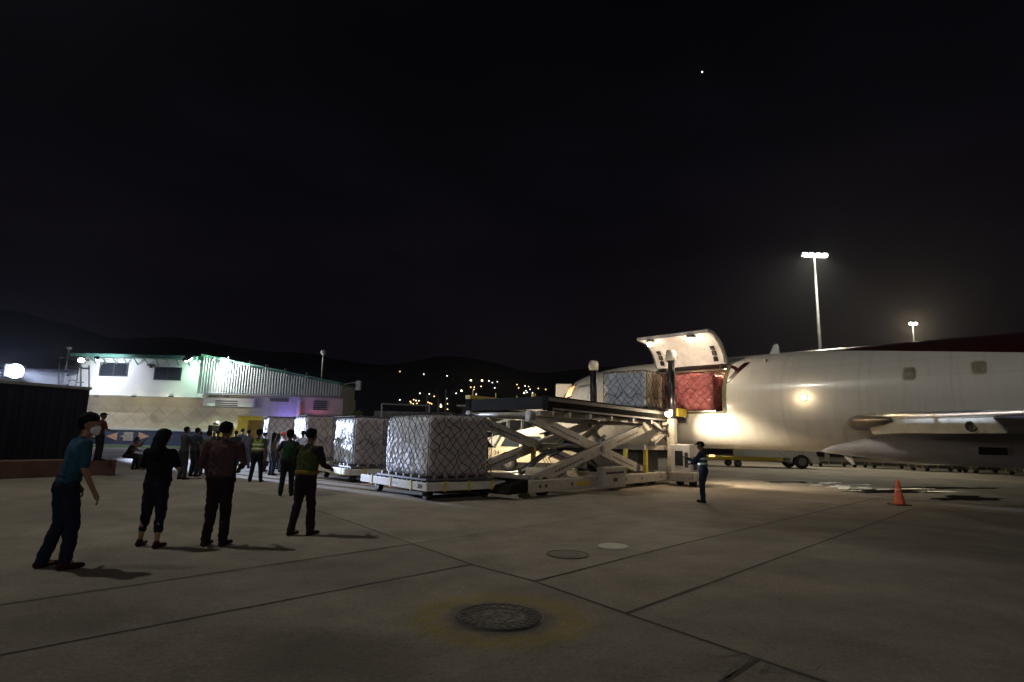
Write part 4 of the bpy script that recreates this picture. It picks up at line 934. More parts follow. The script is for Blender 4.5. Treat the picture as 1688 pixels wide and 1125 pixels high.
# second small scissor under the bridge
for y in (.05, W_-.1):
    arm((7.6, 1.55), (9.9, 2.5), y, 1, .24, .12); arm((7.6, 2.5), (9.9, 1.55), y+.13, 1, .24, .12)
bm = bm_new(); box(bm, (7.3, .2, 1.3), (9.7, 3.2, 1.48), .02); lobj('bridge_base', bm, LWH)
bm = bm_new(); box(bm, (7.5, .6, .5), (9.4, 2.9, 1.2), .04); lobj('power_unit', bm, DARK)
bm = bm_new()
for (x, y) in ((7.35, .15), (7.0, .8), (3.4, 2.5)): box(bm, (x, y, .42), (x+.13, y+.13, 1.32))
lobj('yellow_post', bm, YELL)
bm = bm_new()
for k in range(9):
    t = k/8*math.pi; 
tube(bm, [(7.5, -.0, 2.3), (8.1, -.1, 2.05), (8.8, -.1, 2.1), (9.3, -.1, 2.25), (9.6, 0, 2.4)], .05, 8); tube(bm, [(8.9, -.1, 2.5), (8.6, -.15, 2.1), (8.9, -.18, 1.6), (9.0, -.1, 1.2)], .04, 8); lobj('hose', bm, BLACK, None, True)
# guide masts on both sides
for i, (px, yt, wv) in enumerate(((1105, 577, -.22), (979, 595, W_+.2))):
    top = LL(px, yt, wv); t = top.x; r_ = .19
    print('mast', t, top.z)
    t = min(t, 9.35)
    bm = bm_new(); box(bm, (t-.16, wv-.15, .3), (t+.16, wv+.15, PZ-.3), .03); ms = lobj('guide_mast', bm, LWH)
    bm = bm_new(); tube(bm, [(t, wv, PZ-.295), (t, wv, top.z-.42)], r_*.82, 18); tube(bm, [(t-.1, wv-.17, PZ-.2), (t-.1, wv-.17, top.z-.5)], .03, 6); lobj('mast_tube', bm, mat('dark_tube', (.03, .03, .034), .3, .6), ms, True)
    bm = bm_new(); lathe(bm, [(r_*.95, -.45), (r_*1.12, -.43), (r_*1.15, -.15), (r_*.95, -.05), (r_*.55, -.005), (.01, 0)], (t, wv, top.z), 'Z', 22); lobj('mast_cap', bm, mat('mast_cap_white', (.6, .57, .5), .5, 0, .1), ms, True)
# work lamp on near mast, aimed at the aircraft
p = LL(1102, 682, -.42); p.x = min(p.x, 9.2); print('worklamp', p)
wl = lamp_bulb('work_lamp', p, .13, E_WARM, ld)
spot('work_beam', LW(p.x+.28, p.y-.12, p.z-.05), LW(11.6, -2.6, .8), 1900, (1, .82, .58), 80, 1.0, .06, ld)
point('work_glow', LW(p.x-.1, p.y-.3, p.z-.1), 130, (1, .8, .55), .06, ld)
# inner lamp added to brighten the scissor bay and the pickup beyond
p = V((5.2, 3.2, 2.2)); lamp_bulb('added_bay_lamp', p, .05, E_WARM, ld); point('added_bay_glow', LW(5.2, 3.9, 1.7), 90, (1, .78, .5), .06, ld)
# control cabinet where the operator stands
c0 = G(1108, 800); c1 = G(1158, 800)
lc = V(((c0-LO).dot(LX), (c0-LO).dot(LY), 0)); lc2 = V(((c1-LO).dot(LX), (c1-LO).dot(LY), 0)); print('cab', lc, lc2)
bm = bm_new(); box(bm, (8.1, -1.35, .18), (9.5, -.4, .52), .04); lobj('cabinet_base', bm, LWH)
bm = bm_new(); box(bm, (8.25, -1.2, .525), (9.4, -.42, 1.55), .03); cb = lobj('control_cabinet', bm, mat('cabinet_paint', (.6, .58, .58), .45, 0, .1, 2, .05, 20, .3))
bm = bm_new(); box(bm, (8.232, -1.1, .7), (8.245, -.98, 1.25)); box(bm, (8.232, -.9, .75), (8.245, -.6, 1.3)); box(bm, (8.5, -1.22, .6), (8.9, -1.205, 1.1)); lobj('panel', bm, DARK, cb)
for y in (-1.1, -.6):
    bm = bm_new(); lathe(bm, [(.1, -.08), (.2, -.09), (.2, .09), (.1, .08)], (8.7, y, .2), 'Y', 16); lobj('caster', bm, BLACK, None, True)

# ================================================================== CARGO PALLETS
FOIL_LIT = mat('white_plastic_wrap_lit', (.76, .8, .92), .48, 0, .06, 3, .4, 5)  # lit tone of the wrap, painted on the left faces only
KRAFT_SHADE = mat('plastic_over_carton_shaded', (.33, .29, .29), .5, 0, .2, 2.2, .45, 6)  # shaded tone of the same loads, painted on all other faces
REDW = mat('red_plastic_wrap', (.42, .12, .12), .2, 0, .35, 3, 1, 7)
def lump_box(lx, ly, lz, mats, seed, amp=.04, taper=0, round_=.06, n=12, top=0):
    """wrapped stack with bulging, creased sides; material 0 on -x face (lit), 1 elsewhere"""
    bm = bm_new(); bmesh.ops.create_cube(bm, size=1); bmesh.ops.subdivide_edges(bm, edges=bm.edges[:], cuts=n, use_grid_fill=True)
    for f in bm.faces:
        nn = f.normal; f.material_index = 0
    bm.normal_update()
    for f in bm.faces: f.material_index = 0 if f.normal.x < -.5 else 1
    for v in bm.verts:
        c = v.co.copy(); u = V((c.x*2, c.y*2, c.z*2)); L = (abs(u.x)**14+abs(u.y)**14+abs(u.z)**14)**(1/14); u = u/L*max(abs(u.x), abs(u.y), abs(u.z))
        k = 1-taper*(u.z+1)/2
        p = V((u.x*lx/2*k, u.y*ly/2*k, (u.z+1)*lz/2))
        nz_ = noise.noise(V((p.x*2.2+seed, p.y*2.2, p.z*2.2)))*amp+noise.noise(V((p.x*7+seed, p.y*7, p.z*7)))*amp*.45
        d = V((u.x if abs(u.x) > .9 else 0, u.y if abs(u.y) > .9 else 0, (u.z if u.z > .9 else 0)))
        if d.length: v.co = p+d.normalized()*nz_
        else: v.co = p
        if top and u.z > .85: v.co.z -= top*(u.x*u.x+u.y*u.y*.6)
        v.co += V((lx/2, ly/2, 0))
    return bm
def net(lx, ly, lz, sp, seed, amp=.03, rr=.011, sag=True, lowtie=.45):
    """diamond webbing on the four sides, gathered by a heavier line part-way down"""
    bm = bm_new(); rnd = random.Random(seed); g = .035
    per = [((-g, 0), (-g, ly), lx*0), ((0, -g), (lx, -g), 1), ((lx+g, 0), (lx+g, ly), 2), ((0, ly+g), (lx, ly+g), 3)]
    for fi, (a, b_, _) in enumerate(per):
        a, b_ = V((*a, 0)), V((*b_, 0)); L = (b_-a).length; d = (b_-a)/L; nn = V((-1, 0, 0)) if fi == 0 else V((0, -1, 0)) if fi == 1 else V((1, 0, 0)) if fi == 2 else V((0, 1, 0))
        nx = max(3, round(L/sp)); nz2 = max(3, round(lz/sp*.85))
        jit = {}
        def P(i, j):
            if (i, j) not in jit:
                e_ = 0 if i in (0, 2*nx) else 1
                jit[(i, j)] = (rnd.gauss(0, .13)*sp*e_, rnd.gauss(0, .12)*sp, rnd.uniform(0, .02))
            q = jit[(i, j)]; x = L*i/(2*nx)+q[0]; z = lz*j/(2*nz2)+q[1]*(1 if 0 < j < 2*nz2 else 0)
            z = max(.02, min(lz, z)); x = max(0, min(L, x))
            p = a+d*x+V((0, 0, z)); lump = noise.noise(V((p.x*2.2+seed, p.y*2.2, p.z*2.2)))*amp
            return p+nn*(max(0, lump)+q[2]-.012)
        for i in range(2*nx):
            for j in range(2*nz2):
                if (i+j) % 2 == 0: p, q = P(i, j), P(i+1, j+1)
                else: p, q = P(i+1, j), P(i, j+1)
                m_ = (p+q)/2+V((0, 0, -.01)); tube(bm, [p, m_, q], rr, 4, False)
        if lowtie is None: lowtie_ = None
        else: lowtie_ = lowtie
        pts = []
        for k in range(2*nx+1):
            if lowtie_ is None: break
            z = lz*lowtie+(.1 if (k//2) % 2 else -.1)+rnd.gauss(0, .04); pts.append(a+d*L*k/(2*nx)+V((0, 0, z))+nn*.02)
        if pts: tube(bm, pts, rr*1.5, 5, False)
        tube(bm, [a+V((0, 0, .04)), b_+V((0, 0, .04))], rr*1.6, 5, False); tube(bm, [a+V((0, 0, lz+.01)), b_+V((0, 0, lz+.01))], rr*1.3, 5, False)
    for (x, y) in ((-g, -g), (lx+g, -g), (-g, ly+g), (lx+g, ly+g)): tube(bm, [(x, y, .03), (x, y, lz*.5), (x, y, lz)], rr*1.3, 5, False)
    for k in range(5):
        tube(bm, [(-g, ly*(k+.5)/5, lz+.02), (lx+g, ly*(k+.5)/5, lz+.02)], rr, 4, False); tube(bm, [(lx*(k+.5)/5, -g, lz+.02), (lx*(k+.5)/5, ly+g, lz+.02)], rr, 4, False)
    return bm
def cargo(corner, ang, lx, ly, lz, z0, label, seed, mats=None, sp=.27, amp=.03, tie=.45, rr=.0085, top=0):
    o = thing('netted_cargo', label, 'cargo pallet', (corner.x, corner.y, z0), ang, 'netted cargo pallets')
    bm = bm_new(); box(bm, (-.12, -.12, 0), (lx+.12, ly+.12, .045)); obj('pallet_sheet', bm, ROLLR, o)
    bm = lump_box(lx, ly, lz, None, seed, amp, 0, top=top); bmesh.ops.translate(bm, verts=bm.verts, vec=(0, 0, .05)); b_ = obj('wrapped_load', bm, mats or [FOIL_LIT, KRAFT_SHADE], o, True)
    bm = net(lx, ly, lz+.03, sp, seed, amp, rr, lowtie=tie); bmesh.ops.translate(bm, verts=bm.verts, vec=(0, 0, .05)); obj('cargo_net', bm, ROPE, o)
    bm = bm_new(); rnd = random.Random(seed+5)
    for (ax, ay, bx_, by_) in ((-.09, 0, -.09, ly), (0, -.09, lx, -.09)):
        for k in range(6):
            f = (k+.5)/6; x, y = ax+(bx_-ax)*f, ay+(by_-ay)*f; box(bm, (x-.04, y-.04, .046), (x+.04, y+.04, .12), .01)
    obj('net_fitting', bm, GREY, o)
    return o
DT = R(129); DA = R(40); D0 = V((-1.97, 14.35, 0)); 
def text(s, size, loc, rot, parent, m, ext=.003):
    cu = bpy.data.curves.new('marking', 'FONT'); cu.body = s; cu.size = size; cu.extrude = ext; cu.align_x = 'CENTER'; cu.align_y = 'CENTER'
    o = bpy.data.objects.new('tmp', cu); C.objects.link(o); dg_ = bpy.context.evaluated_depsgraph_get(); me = bpy.data.meshes.new_from_object(o.evaluated_get(dg_)); bpy.data.objects.remove(o)
    q = bpy.data.objects.new('marking', me); C.objects.link(q); me.materials.clear(); me.materials.append(m); q.location = loc; q.rotation_euler = rot; q.parent = parent; return q
INK = mat('black_stencil', (.02, .02, .02), .7)
def dolly(corner, ang, lx, ly, label, num=None, group='cargo dollies in a train', paint=None):
    o = thing('cargo_dolly', label, 'dolly', corner, ang, group)
    z0, z1 = .26, .46
    bm = bm_new(); t_ = .07
    for p, q in (((0, 0, z0), (t_, ly, z1)), ((lx-t_, 0, z0), (lx, ly, z1)), ((t_+.001, 0, z0), (lx-t_-.001, t_, z1)), ((t_+.001, ly-t_, z0), (lx-t_-.001, ly, z1))): box(bm, p, q, .008)
    obj('frame', bm, paint or mat('dolly_paint', (.5, .48, .43), .5, 0, .12, 4, .2, 30, .5), o)
    bm = bm_new(); box(bm, (t_, t_, z0+.04), (lx-t_, ly-t_, z1-.06)); obj('deck', bm, DARK, o)
    bm = bm_new()
    for k in range(14): y = .2+(ly-.4)*k/13; tube(bm, [(.12, y, z1+.005), (lx-.12, y, z1+.005)], .03, 6)
    obj('roller_bed', bm, ROLLR, o)
    bm = bm_new()
    for k in range(3): box(bm, (-.012, ly*(.2+.3*k), z0-.02), (-.001, ly*(.2+.3*k)+.07, z1+.03)); 
    for k in range(3): box(bm, (lx*(.2+.3*k), -.012, z0-.02), (lx*(.2+.3*k)+.07, -.001, z1+.03))
    obj('stop_latch', bm, YELL, o)
    for (x, y) in ((.35, .5), (lx-.35, .5), (.35, ly-.5), (lx-.35, ly-.5)):
        bm = bm_new(); lathe(bm, [(.07, -.06), (.15, -.07), (.165, -.05), (.165, .05), (.15, .07), (.07, .06)], (x, y, .167), 'X', 18); wh_ = obj('wheel', bm, BLACK, o, True)
        bm = bm_new(); beam(bm, (x-.1, y, .167), (x-.1, y, z0+.05), .03, .08); beam(bm, (x+.1, y, .167), (x+.1, y, z0+.05), .03, .08); obj('caster_fork', bm, GREY, wh_)
    bm = bm_new(); tube(bm, [(lx/2, ly, .25), (lx/2, ly+.75, .17)], .035, 8); lathe(bm, [(.07, -.02), (.07, .02)], (lx/2, ly+.8, .17), 'Z', 14); obj('tow_bar', bm, GREY, o)
    if num:
        text(num, .15, (-.004, .32, .36), (R(90), 0, R(-90)), o, INK)
        bm = bm_new()
        for k in range(4): box(bm, (-.004, 1.45+k*.11, .33), (-.001, 1.52+k*.11, .39))
        obj('faint_stencil', bm, GREY, o)
    return o
def dpt(i): return D0+V((math.cos(R(123.5)), math.sin(R(123.5)), 0))*i
def loc2(c, ang, x, y): return c+V((math.cos(ang)*x-math.sin(ang)*y, math.sin(ang)*x+math.cos(ang)*y, 0))
c1 = G(702, 829); a1 = R(40)
dolly(c1, a1, 2.5, 3.6, 'nearest pallet dolly, white rim stencilled 284, under the largest netted load', '284')
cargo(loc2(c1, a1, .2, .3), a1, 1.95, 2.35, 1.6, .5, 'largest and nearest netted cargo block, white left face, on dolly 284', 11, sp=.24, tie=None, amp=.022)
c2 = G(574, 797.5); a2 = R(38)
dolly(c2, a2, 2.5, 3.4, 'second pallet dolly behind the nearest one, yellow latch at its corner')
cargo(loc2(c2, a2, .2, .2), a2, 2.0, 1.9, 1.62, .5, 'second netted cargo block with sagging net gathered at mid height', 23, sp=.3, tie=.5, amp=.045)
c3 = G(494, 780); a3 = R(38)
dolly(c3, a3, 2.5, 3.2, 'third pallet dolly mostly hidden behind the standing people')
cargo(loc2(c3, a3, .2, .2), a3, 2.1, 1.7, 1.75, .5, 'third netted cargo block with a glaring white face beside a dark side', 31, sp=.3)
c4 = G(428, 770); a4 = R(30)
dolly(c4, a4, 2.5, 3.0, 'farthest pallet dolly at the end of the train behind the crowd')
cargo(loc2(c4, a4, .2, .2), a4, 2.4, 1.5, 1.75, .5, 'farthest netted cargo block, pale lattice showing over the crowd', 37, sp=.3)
# cargo on loader platform
q = LL(1072, 668, .3); t0_ = q.x; print('top cargo', q)
BLUEF_LIT = mat('bluish_plastic_wrap_lit', (.6, .64, .78), .3, 0, .12, 3, .9, 7)  # left face of the platform load, its light put into the colour
OCHRE_SHADE = mat('netted_carton_ochre_shaded', (.36, .31, .22), .5, 0, .3, 3, .7, 7)  # other faces of that load, shade put into the colour
cargo(LW(7.85, .35), LA, 1.6, 1.85, 1.45, PZ+.02, 'blue-white netted cargo block riding on the raised loader platform', 47, mats=[BLUEF_LIT, OCHRE_SHADE], sp=.3, tie=.35, amp=.06)
# red wrapped cargo half inside the door
rc = thing('red_cargo', 'red plastic wrapped cargo load going through the aircraft door', 'cargo pallet', PO+UX*(XL+.75)+UY*(-2.05)+V((0, 0, PZ+.02)), PA, 'netted cargo pallets')
bm = bm_new(); box(bm, (-.05, 0, 0), (2.3, 2.4, .045)); obj('pallet_sheet', bm, ROLLR, rc)
bm = lump_box(2.2, 2.3, 1.62, None, 61, .1, .06, top=.14); bmesh.ops.translate(bm, verts=bm.verts, vec=(0, .05, .05)); obj('wrapped_load', bm, [REDW, REDW], rc, True)
bm = net(2.2, 2.3, 1.55, .36, 61, .1, .009, lowtie=.55); bmesh.ops.translate(bm, verts=bm.verts, vec=(0, .03, .05)); obj('cargo_net', bm, mat('red_net', (.1, .02, .018), .8), rc)

# ================================================================== PICKUP WITH STAIRS
sv = thing('stair_truck', 'cream pickup numbered 34 with aircraft boarding stairs on its back', 'truck', (-1.05, 29.6, 0), R(-6))
def so(n, bm, m, p=None, sm=False): fixn(bm); return obj(n, bm, m, p or sv, sm)
bm = bm_new(); prism(bm, [(0, .45), (.55, .45), (.62, .8), (.85, .95), (1.15, .95), (1.4, .8), (1.47, .45), (3.6, .45), (3.65, .75), (3.85, .9), (4.1, .9), (4.35, .75), (4.4, .45), (4.8, .45), (4.85, 1.0), (3.2, 1.12), (0, 1.12)], (0, 0, 0), (1, 0, 0), (0, 0, 1), (0, 1.8, 0)); so('body', bm, CREAM)
bm = bm_new(); prism(bm, [(.35, 1.125), (3.3, 1.125), (2.75, 1.85), (.75, 1.85)], (0, .08, 0), (1, 0, 0), (0, 0, 1), (0, 1.64, 0)); cabb = so('cab', bm, CREAM)
bm = bm_new(); prism(bm, [(.6, 1.2), (1.55, 1.2), (1.55, 1.75), (.9, 1.75)], (0, .05, 0), (1, 0, 0), (0, 0, 1), (0, .02, 0)); so('window', bm, GLASS, cabb)
bm = bm_new(); prism(bm, [(1.7, 1.2), (2.95, 1.2), (2.6, 1.75), (1.7, 1.75)], (0, .05, 0), (1, 0, 0), (0, 0, 1), (0, .02, 0)); so('window', bm, GLASS, cabb)
for x in (1.0, 4.0):
    for y in (.05, 1.6):
        bm = bm_new(); lathe(bm, [(.2, -.1), (.34, -.11), (.37, -.07), (.37, .07), (.34, .11), (.2, .1)], (x, y+.05, .372), 'Y', 20); wl_ = so('wheel', bm, BLACK, None, True)
        bm = bm_new(); lathe(bm, [(.19, -.105), (.12, -.12), (.02, -.12)], (x, y+.05, .372), 'Y', 16); so('rim', bm, ROLLR, wl_)
text('34', .3, (.42, -.004, .88), (R(90), 0, 0), sv, INK)
bm = bm_new(); prism(bm, [(-.2, 1.6), (.2, 1.15), (3.9, 2.35), (4.3, 2.35), (4.3, 2.6), (3.7, 2.6)], (0, .5, 0), (1, 0, 0), (0, 0, 1), (0, .06, 0)); prism(bm, [(-.2, 1.6), (.2, 1.15), (3.9, 2.35), (4.3, 2.35), (4.3, 2.6), (3.7, 2.6)], (0, 1.5, 0), (1, 0, 0), (0, 0, 1), (0, .06, 0))
st_ = so('stair_stringer', bm, WHITE)
bm = bm_new()
for k in range(14): x = .1+k*.28; z = 1.3+k*.096; box(bm, (x, .565, z), (x+.26, 1.495, z+.04))
so('step', bm, GREY, st_)
bm = bm_new()
for y in (.5, 1.55): 
    tube(bm, [(0, y, 2.3), (3.8, y, 3.6), (4.4, y, 3.6)], .03, 6)
    for k in range(6): x = .1+k*.75; tube(bm, [(x, y, 1.4+x*.33), (x, y, 2.33+x*.34)], .02, 6)
so('handrail', bm, GALV, st_)
bm = bm_new(); prism(bm, [(-.3, 1.9), (.9, 1.95), (-.3, 2.75)], (0, .42, 0), (1, 0, 0), (0, 0, 1), (0, .04, 0)); so('side_screen', bm, CREAM, st_)
q = at(920, 655, 29.0); q2 = at(920, 628, 29.0)
bm = bm_new(); box(bm, (3.35, .35, 3.55), (4.15, .42, 4.45), .03); box(bm, (2.9, .4, 3.5), (4.2, 1.6, 3.56)); so('top_screen', bm, WHITE, st_)
bm = bm_new(); tube(bm, [(2.2, .4, 2.2), (2.2, .1, 2.45)], .03, 6); so('added_lamp_bracket', bm, DARK)  # bracket, lamp and glow added to brighten the pickup's side
lamp_bulb('work_lamp', V((2.2, .05, 2.4)), .05, E_WARM, sv)
point('truck_glow', parent_matrix(sv) @ V((1.6, -1.6, 1.9)), 420, (1, .85, .62), .06, sv)
# ================================================================== TRUCK BEHIND THE AIRCRAFT AND FAR DOLLIES
c = G(1165, 769); e_ = G(1312, 770); 
tk = thing('flatbed_truck', 'white and yellow low flatbed truck seen under the aircraft belly', 'truck', (c.x, c.y, 0), 0); TL = e_.x-c.x; print('truck', c, e_, TL)
bm = bm_new(); box(bm, (0, 0, .5), (TL*.68, 2.2, .74), .03); so2 = obj('flatbed', bm, YELL, tk)
bm = bm_new(); prism(bm, [(TL*.34, .745), (TL*.76, .745), (TL*.78, .96), (TL*.98, .96), (TL*.98, 1.7), (TL*.34, 1.7)], (0, .05, 0), (1, 0, 0), (0, 0, 1), (0, 2.1, 0)); fixn(bm); obj('body', bm, WHITE, tk)
bm = bm_new(); prism(bm, [(TL*.685, .45), (TL*.74, .45), (TL*.75, .85), (TL*.78, .955), (TL*.99, .955), (TL*1.0, .45), (TL*.92, .45), (TL*.9, .85), (TL*.88, .95), (TL*.78, .95)][:6]+[(TL*.93, .42), (TL*.91, .8), (TL*.88, .9), (TL*.8, .9), (TL*.77, .8), (TL*.755, .42)], (0, .0, 0), (1, 0, 0), (0, 0, 1), (0, 2.2, 0)); fixn(bm); obj('wheel_arch', bm, WHITE, tk)
for (x, r_, y) in ((TL*.84, .5, 0), (TL*.84, .5, 2.0), (TL*.28, .26, .1), (TL*.28, .26, 2.0)):
    bm = bm_new(); lathe(bm, [(r_*.6, -.12), (r_*.93, -.14), (r_, -.09), (r_, .09), (r_*.93, .14), (r_*.6, .12)], (x, y, r_), 'Y', 22); w3 = obj('wheel', bm, BLACK, tk, True)
    bm = bm_new(); lathe(bm, [(r_*.58, -.13), (r_*.4, -.1), (.04, -.16)], (x, y, r_), 'Y', 18); fixn(bm); obj('rim', bm, ROLLR, w3)
bm = bm_new(); box(bm, (.2, -.02, .7), (.6, -.001, .82)); obj('marker_lamp', bm, emis('marker_orange', (1, .45, .12), 6), tk)
for i, (px, py, an_) in enumerate(((1352, 770, 3), (1440, 773, -4), (1530, 778, 2), (1612, 781, 5), (1700, 786, 0))):
    dolly(G(px, py), R(an_), 3.6, 2.4, ['empty dark dolly just right of the drain mast, beyond the aircraft', 'empty dark dolly second from the drain mast, beyond the aircraft', 'empty dark dolly in the middle of the row beyond the wing root', 'empty dark dolly under the air inlet, beyond the aircraft', 'empty dark dolly nearest the right edge beyond the aircraft'][i], None, 'empty dollies parked beyond the aircraft', mat('dark_dolly_paint', (.06, .055, .05), .7, 0, .3, 3))  # even dark tone on the far dolly frames
    o = None
# ================================================================== TRAFFIC CONE
c = G(1483, 833); cn = thing('traffic_cone', 'orange traffic cone on a dark square base standing on the apron', 'traffic cone', c)
bm = bm_new(); lathe(bm, [(.15, .03), (.145, .06), (.035, .70), (.03, .72), (.01, .722)], n=24); obj('cone', bm, mat('orange_plastic', (.75, .13, .05), .5, 0, .15, 5, .1, 20, .3), cn, True)
bm = bm_new(); box(bm, (-.22, -.22, 0), (.22, .22, .035), .01); obj('base', bm, mat('dark_orange_rubber', (.12, .03, .02), .7), cn)
bm = bm_new(); lathe(bm, [(.096, .36), (.075, .48)], n=24); obj('faded_band', bm, mat('faded_band', (.75, .2, .11), .4), cn, True)
# yellow box van end behind the crowd
c = at(392, 760, 33)
yv = thing('yellow_van', 'bright yellow box-bodied truck with raised flap behind the crowd', 'truck', (at(391, 700, 33).x, 33, 0), R(12))
BY = mat('bright_yellow_paint', (.8, .62, .03), .45, 0, .08, 2)
bm = bm_new()
for p, q in (((0, 0, .6), (.08, 2, 2.35)), ((0, 0, 2.36), (1.7, 2, 2.45)), ((.085, 1.9, .6), (1.7, 2, 2.355)), ((1.62, 0, .6), (1.7, 1.895, 2.355)), ((0, 0, .5), (1.7, 2, .595)), ((.085, 0, .6), (.55, .06, 2.35))): box(bm, p, q)
obj('box_body', bm, BY, yv)
bm = bm_new(); prism(bm, [(0, 0), (1.7, -.02), (2.3, -.28), (.4, -.25)], (0, -.02, 2.46), (1, 0, 0), (0, .6, .8), (0, 0, .04)); fixn(bm); obj('raised_flap', bm, BY, yv)
bm = bm_new(); box(bm, (-1.3, .1, .5), (-.02, 1.9, 1.75), .15); obj('cab', bm, BY, yv)
for x in (-.8, 1.2):
    for y in (.1, 1.8):
        bm = bm_new(); lathe(bm, [(.2, -.1), (.36, -.1), (.36, .1), (.2, .1)], (x, y, .36), 'Y', 18); obj('wheel', bm, BLACK, yv, True)
# added beacon stand behind the crowd; unseen points beside the wall tint it
p = at(470, 712, 42); bc = thing('beacon_stand', 'added stand with blue and red lamps glowing behind the cargo', 'beacon', (p.x, 44, 0))
bm = bm_new(); tube(bm, [(0, 0, 0), (0, 0, 1.9)], .04, 8); beam(bm, (-1.0, 0, 1.92), (1.0, 0, 1.92), .1, .06); obj('stand', bm, GREY, bc)
for (x, c_, nm) in ((-.8, (.25, .2, 1), 'blue'), (.8, (1, .1, .12), 'red')):
    bm = bm_new(); lathe(bm, [(.12, 0), (.12, .16), (.06, .2)], (x, 0, 1.96), 'Z', 14); obj('beacon_lens', bm, emis('beacon_'+nm, c_, 20), bc)
point('beacon_blue', (at(452, 700, 57).x, 58.6, 3.1), 100, (.3, .2, 1), .15); point('beacon_red', (at(503, 700, 57).x, 59.2, 2.9), 34, (1, .12, .15), .15)

# ================================================================== PEOPLE
SKIN = {'dark': mat('skin_dark', (.09, .045, .028), .5), 'mid': mat('skin_mid', (.2, .1, .065), .5)}
HAIRM = mat('black_hair', (.006, .005, .005), .9, 0, .3, 30, .4, 60, 0, .1)
_cm = {}
def cloth(c):
    if c not in _cm: _cm[c] = mat('cloth_%d' % len(_cm), tuple(v*.72 for v in c), .95, 0, .2, 9, .5, 18, 0, .1)
    return _cm[c]
def hull(bm, p, rp, q, rq, sub=1):
    """convex hull of two ellipsoids"""
    t = bmesh.new()
    for c, r_ in ((p, rp), (q, rq)):
        r3 = r_ if isinstance(r_, (tuple, list)) else (r_, r_, r_)
        M = Matrix.Translation(c) @ Matrix.Diagonal((*r3, 1)); bmesh.ops.create_icosphere(t, subdivisions=sub+1, radius=1, matrix=M)
    r = bmesh.ops.convex_hull(t, input=t.verts)
    ge = [g for g in r['geom_interior']+r['geom_unused'] if isinstance(g, bmesh.types.BMVert)]
    bmesh.ops.delete(t, geom=list(set(ge)), context='VERTS'); me = bpy.data.meshes.new('t'); t.to_mesh(me); t.free(); bm.from_mesh(me); bpy.data.meshes.remove(me)
def remesh(name, bm, vox, m, parent, it=4):
    me = bpy.data.meshes.new('tmp'); bm.to_mesh(me); bm.free(); o = bpy.data.objects.new('tmp', me); C.objects.link(o)
    md = o.modifiers.new('r', 'REMESH'); md.mode = 'VOXEL'; md.voxel_size = vox; md.use_smooth_shade = True
    sm = o.modifiers.new('s', 'SMOOTH'); sm.factor = .5; sm.iterations = it
    dg_ = bpy.context.evaluated_depsgraph_get(); nm = bpy.data.meshes.new_from_object(o.evaluated_get(dg_)); bpy.data.objects.remove(o)
    nm.materials.clear(); nm.materials.append(m)
    if name in ('shirt', 'trousers', 'safety_vest') and vox < .0155:
        sd = random.uniform(0, 50); zz = 5 if name != 'trousers' else 9
        for v in nm.vertices:
            c = v.co; f = noise.noise(V((c.x*7+sd, c.y*7, c.z*zz)))*.016+noise.noise(V((c.x*5, c.y*5+sd, c.z*20+c.x*14)))*.012
            v.co = c+v.normal*f
    if name == 'hair' and vox < .014:
        for v in nm.vertices: v.co = v.co+v.normal*noise.noise(v.co*38)*.008
    for p in nm.polygons: p.use_smooth = True
    r = bpy.data.objects.new(name, nm); C.objects.link(r); r.parent = parent; return r
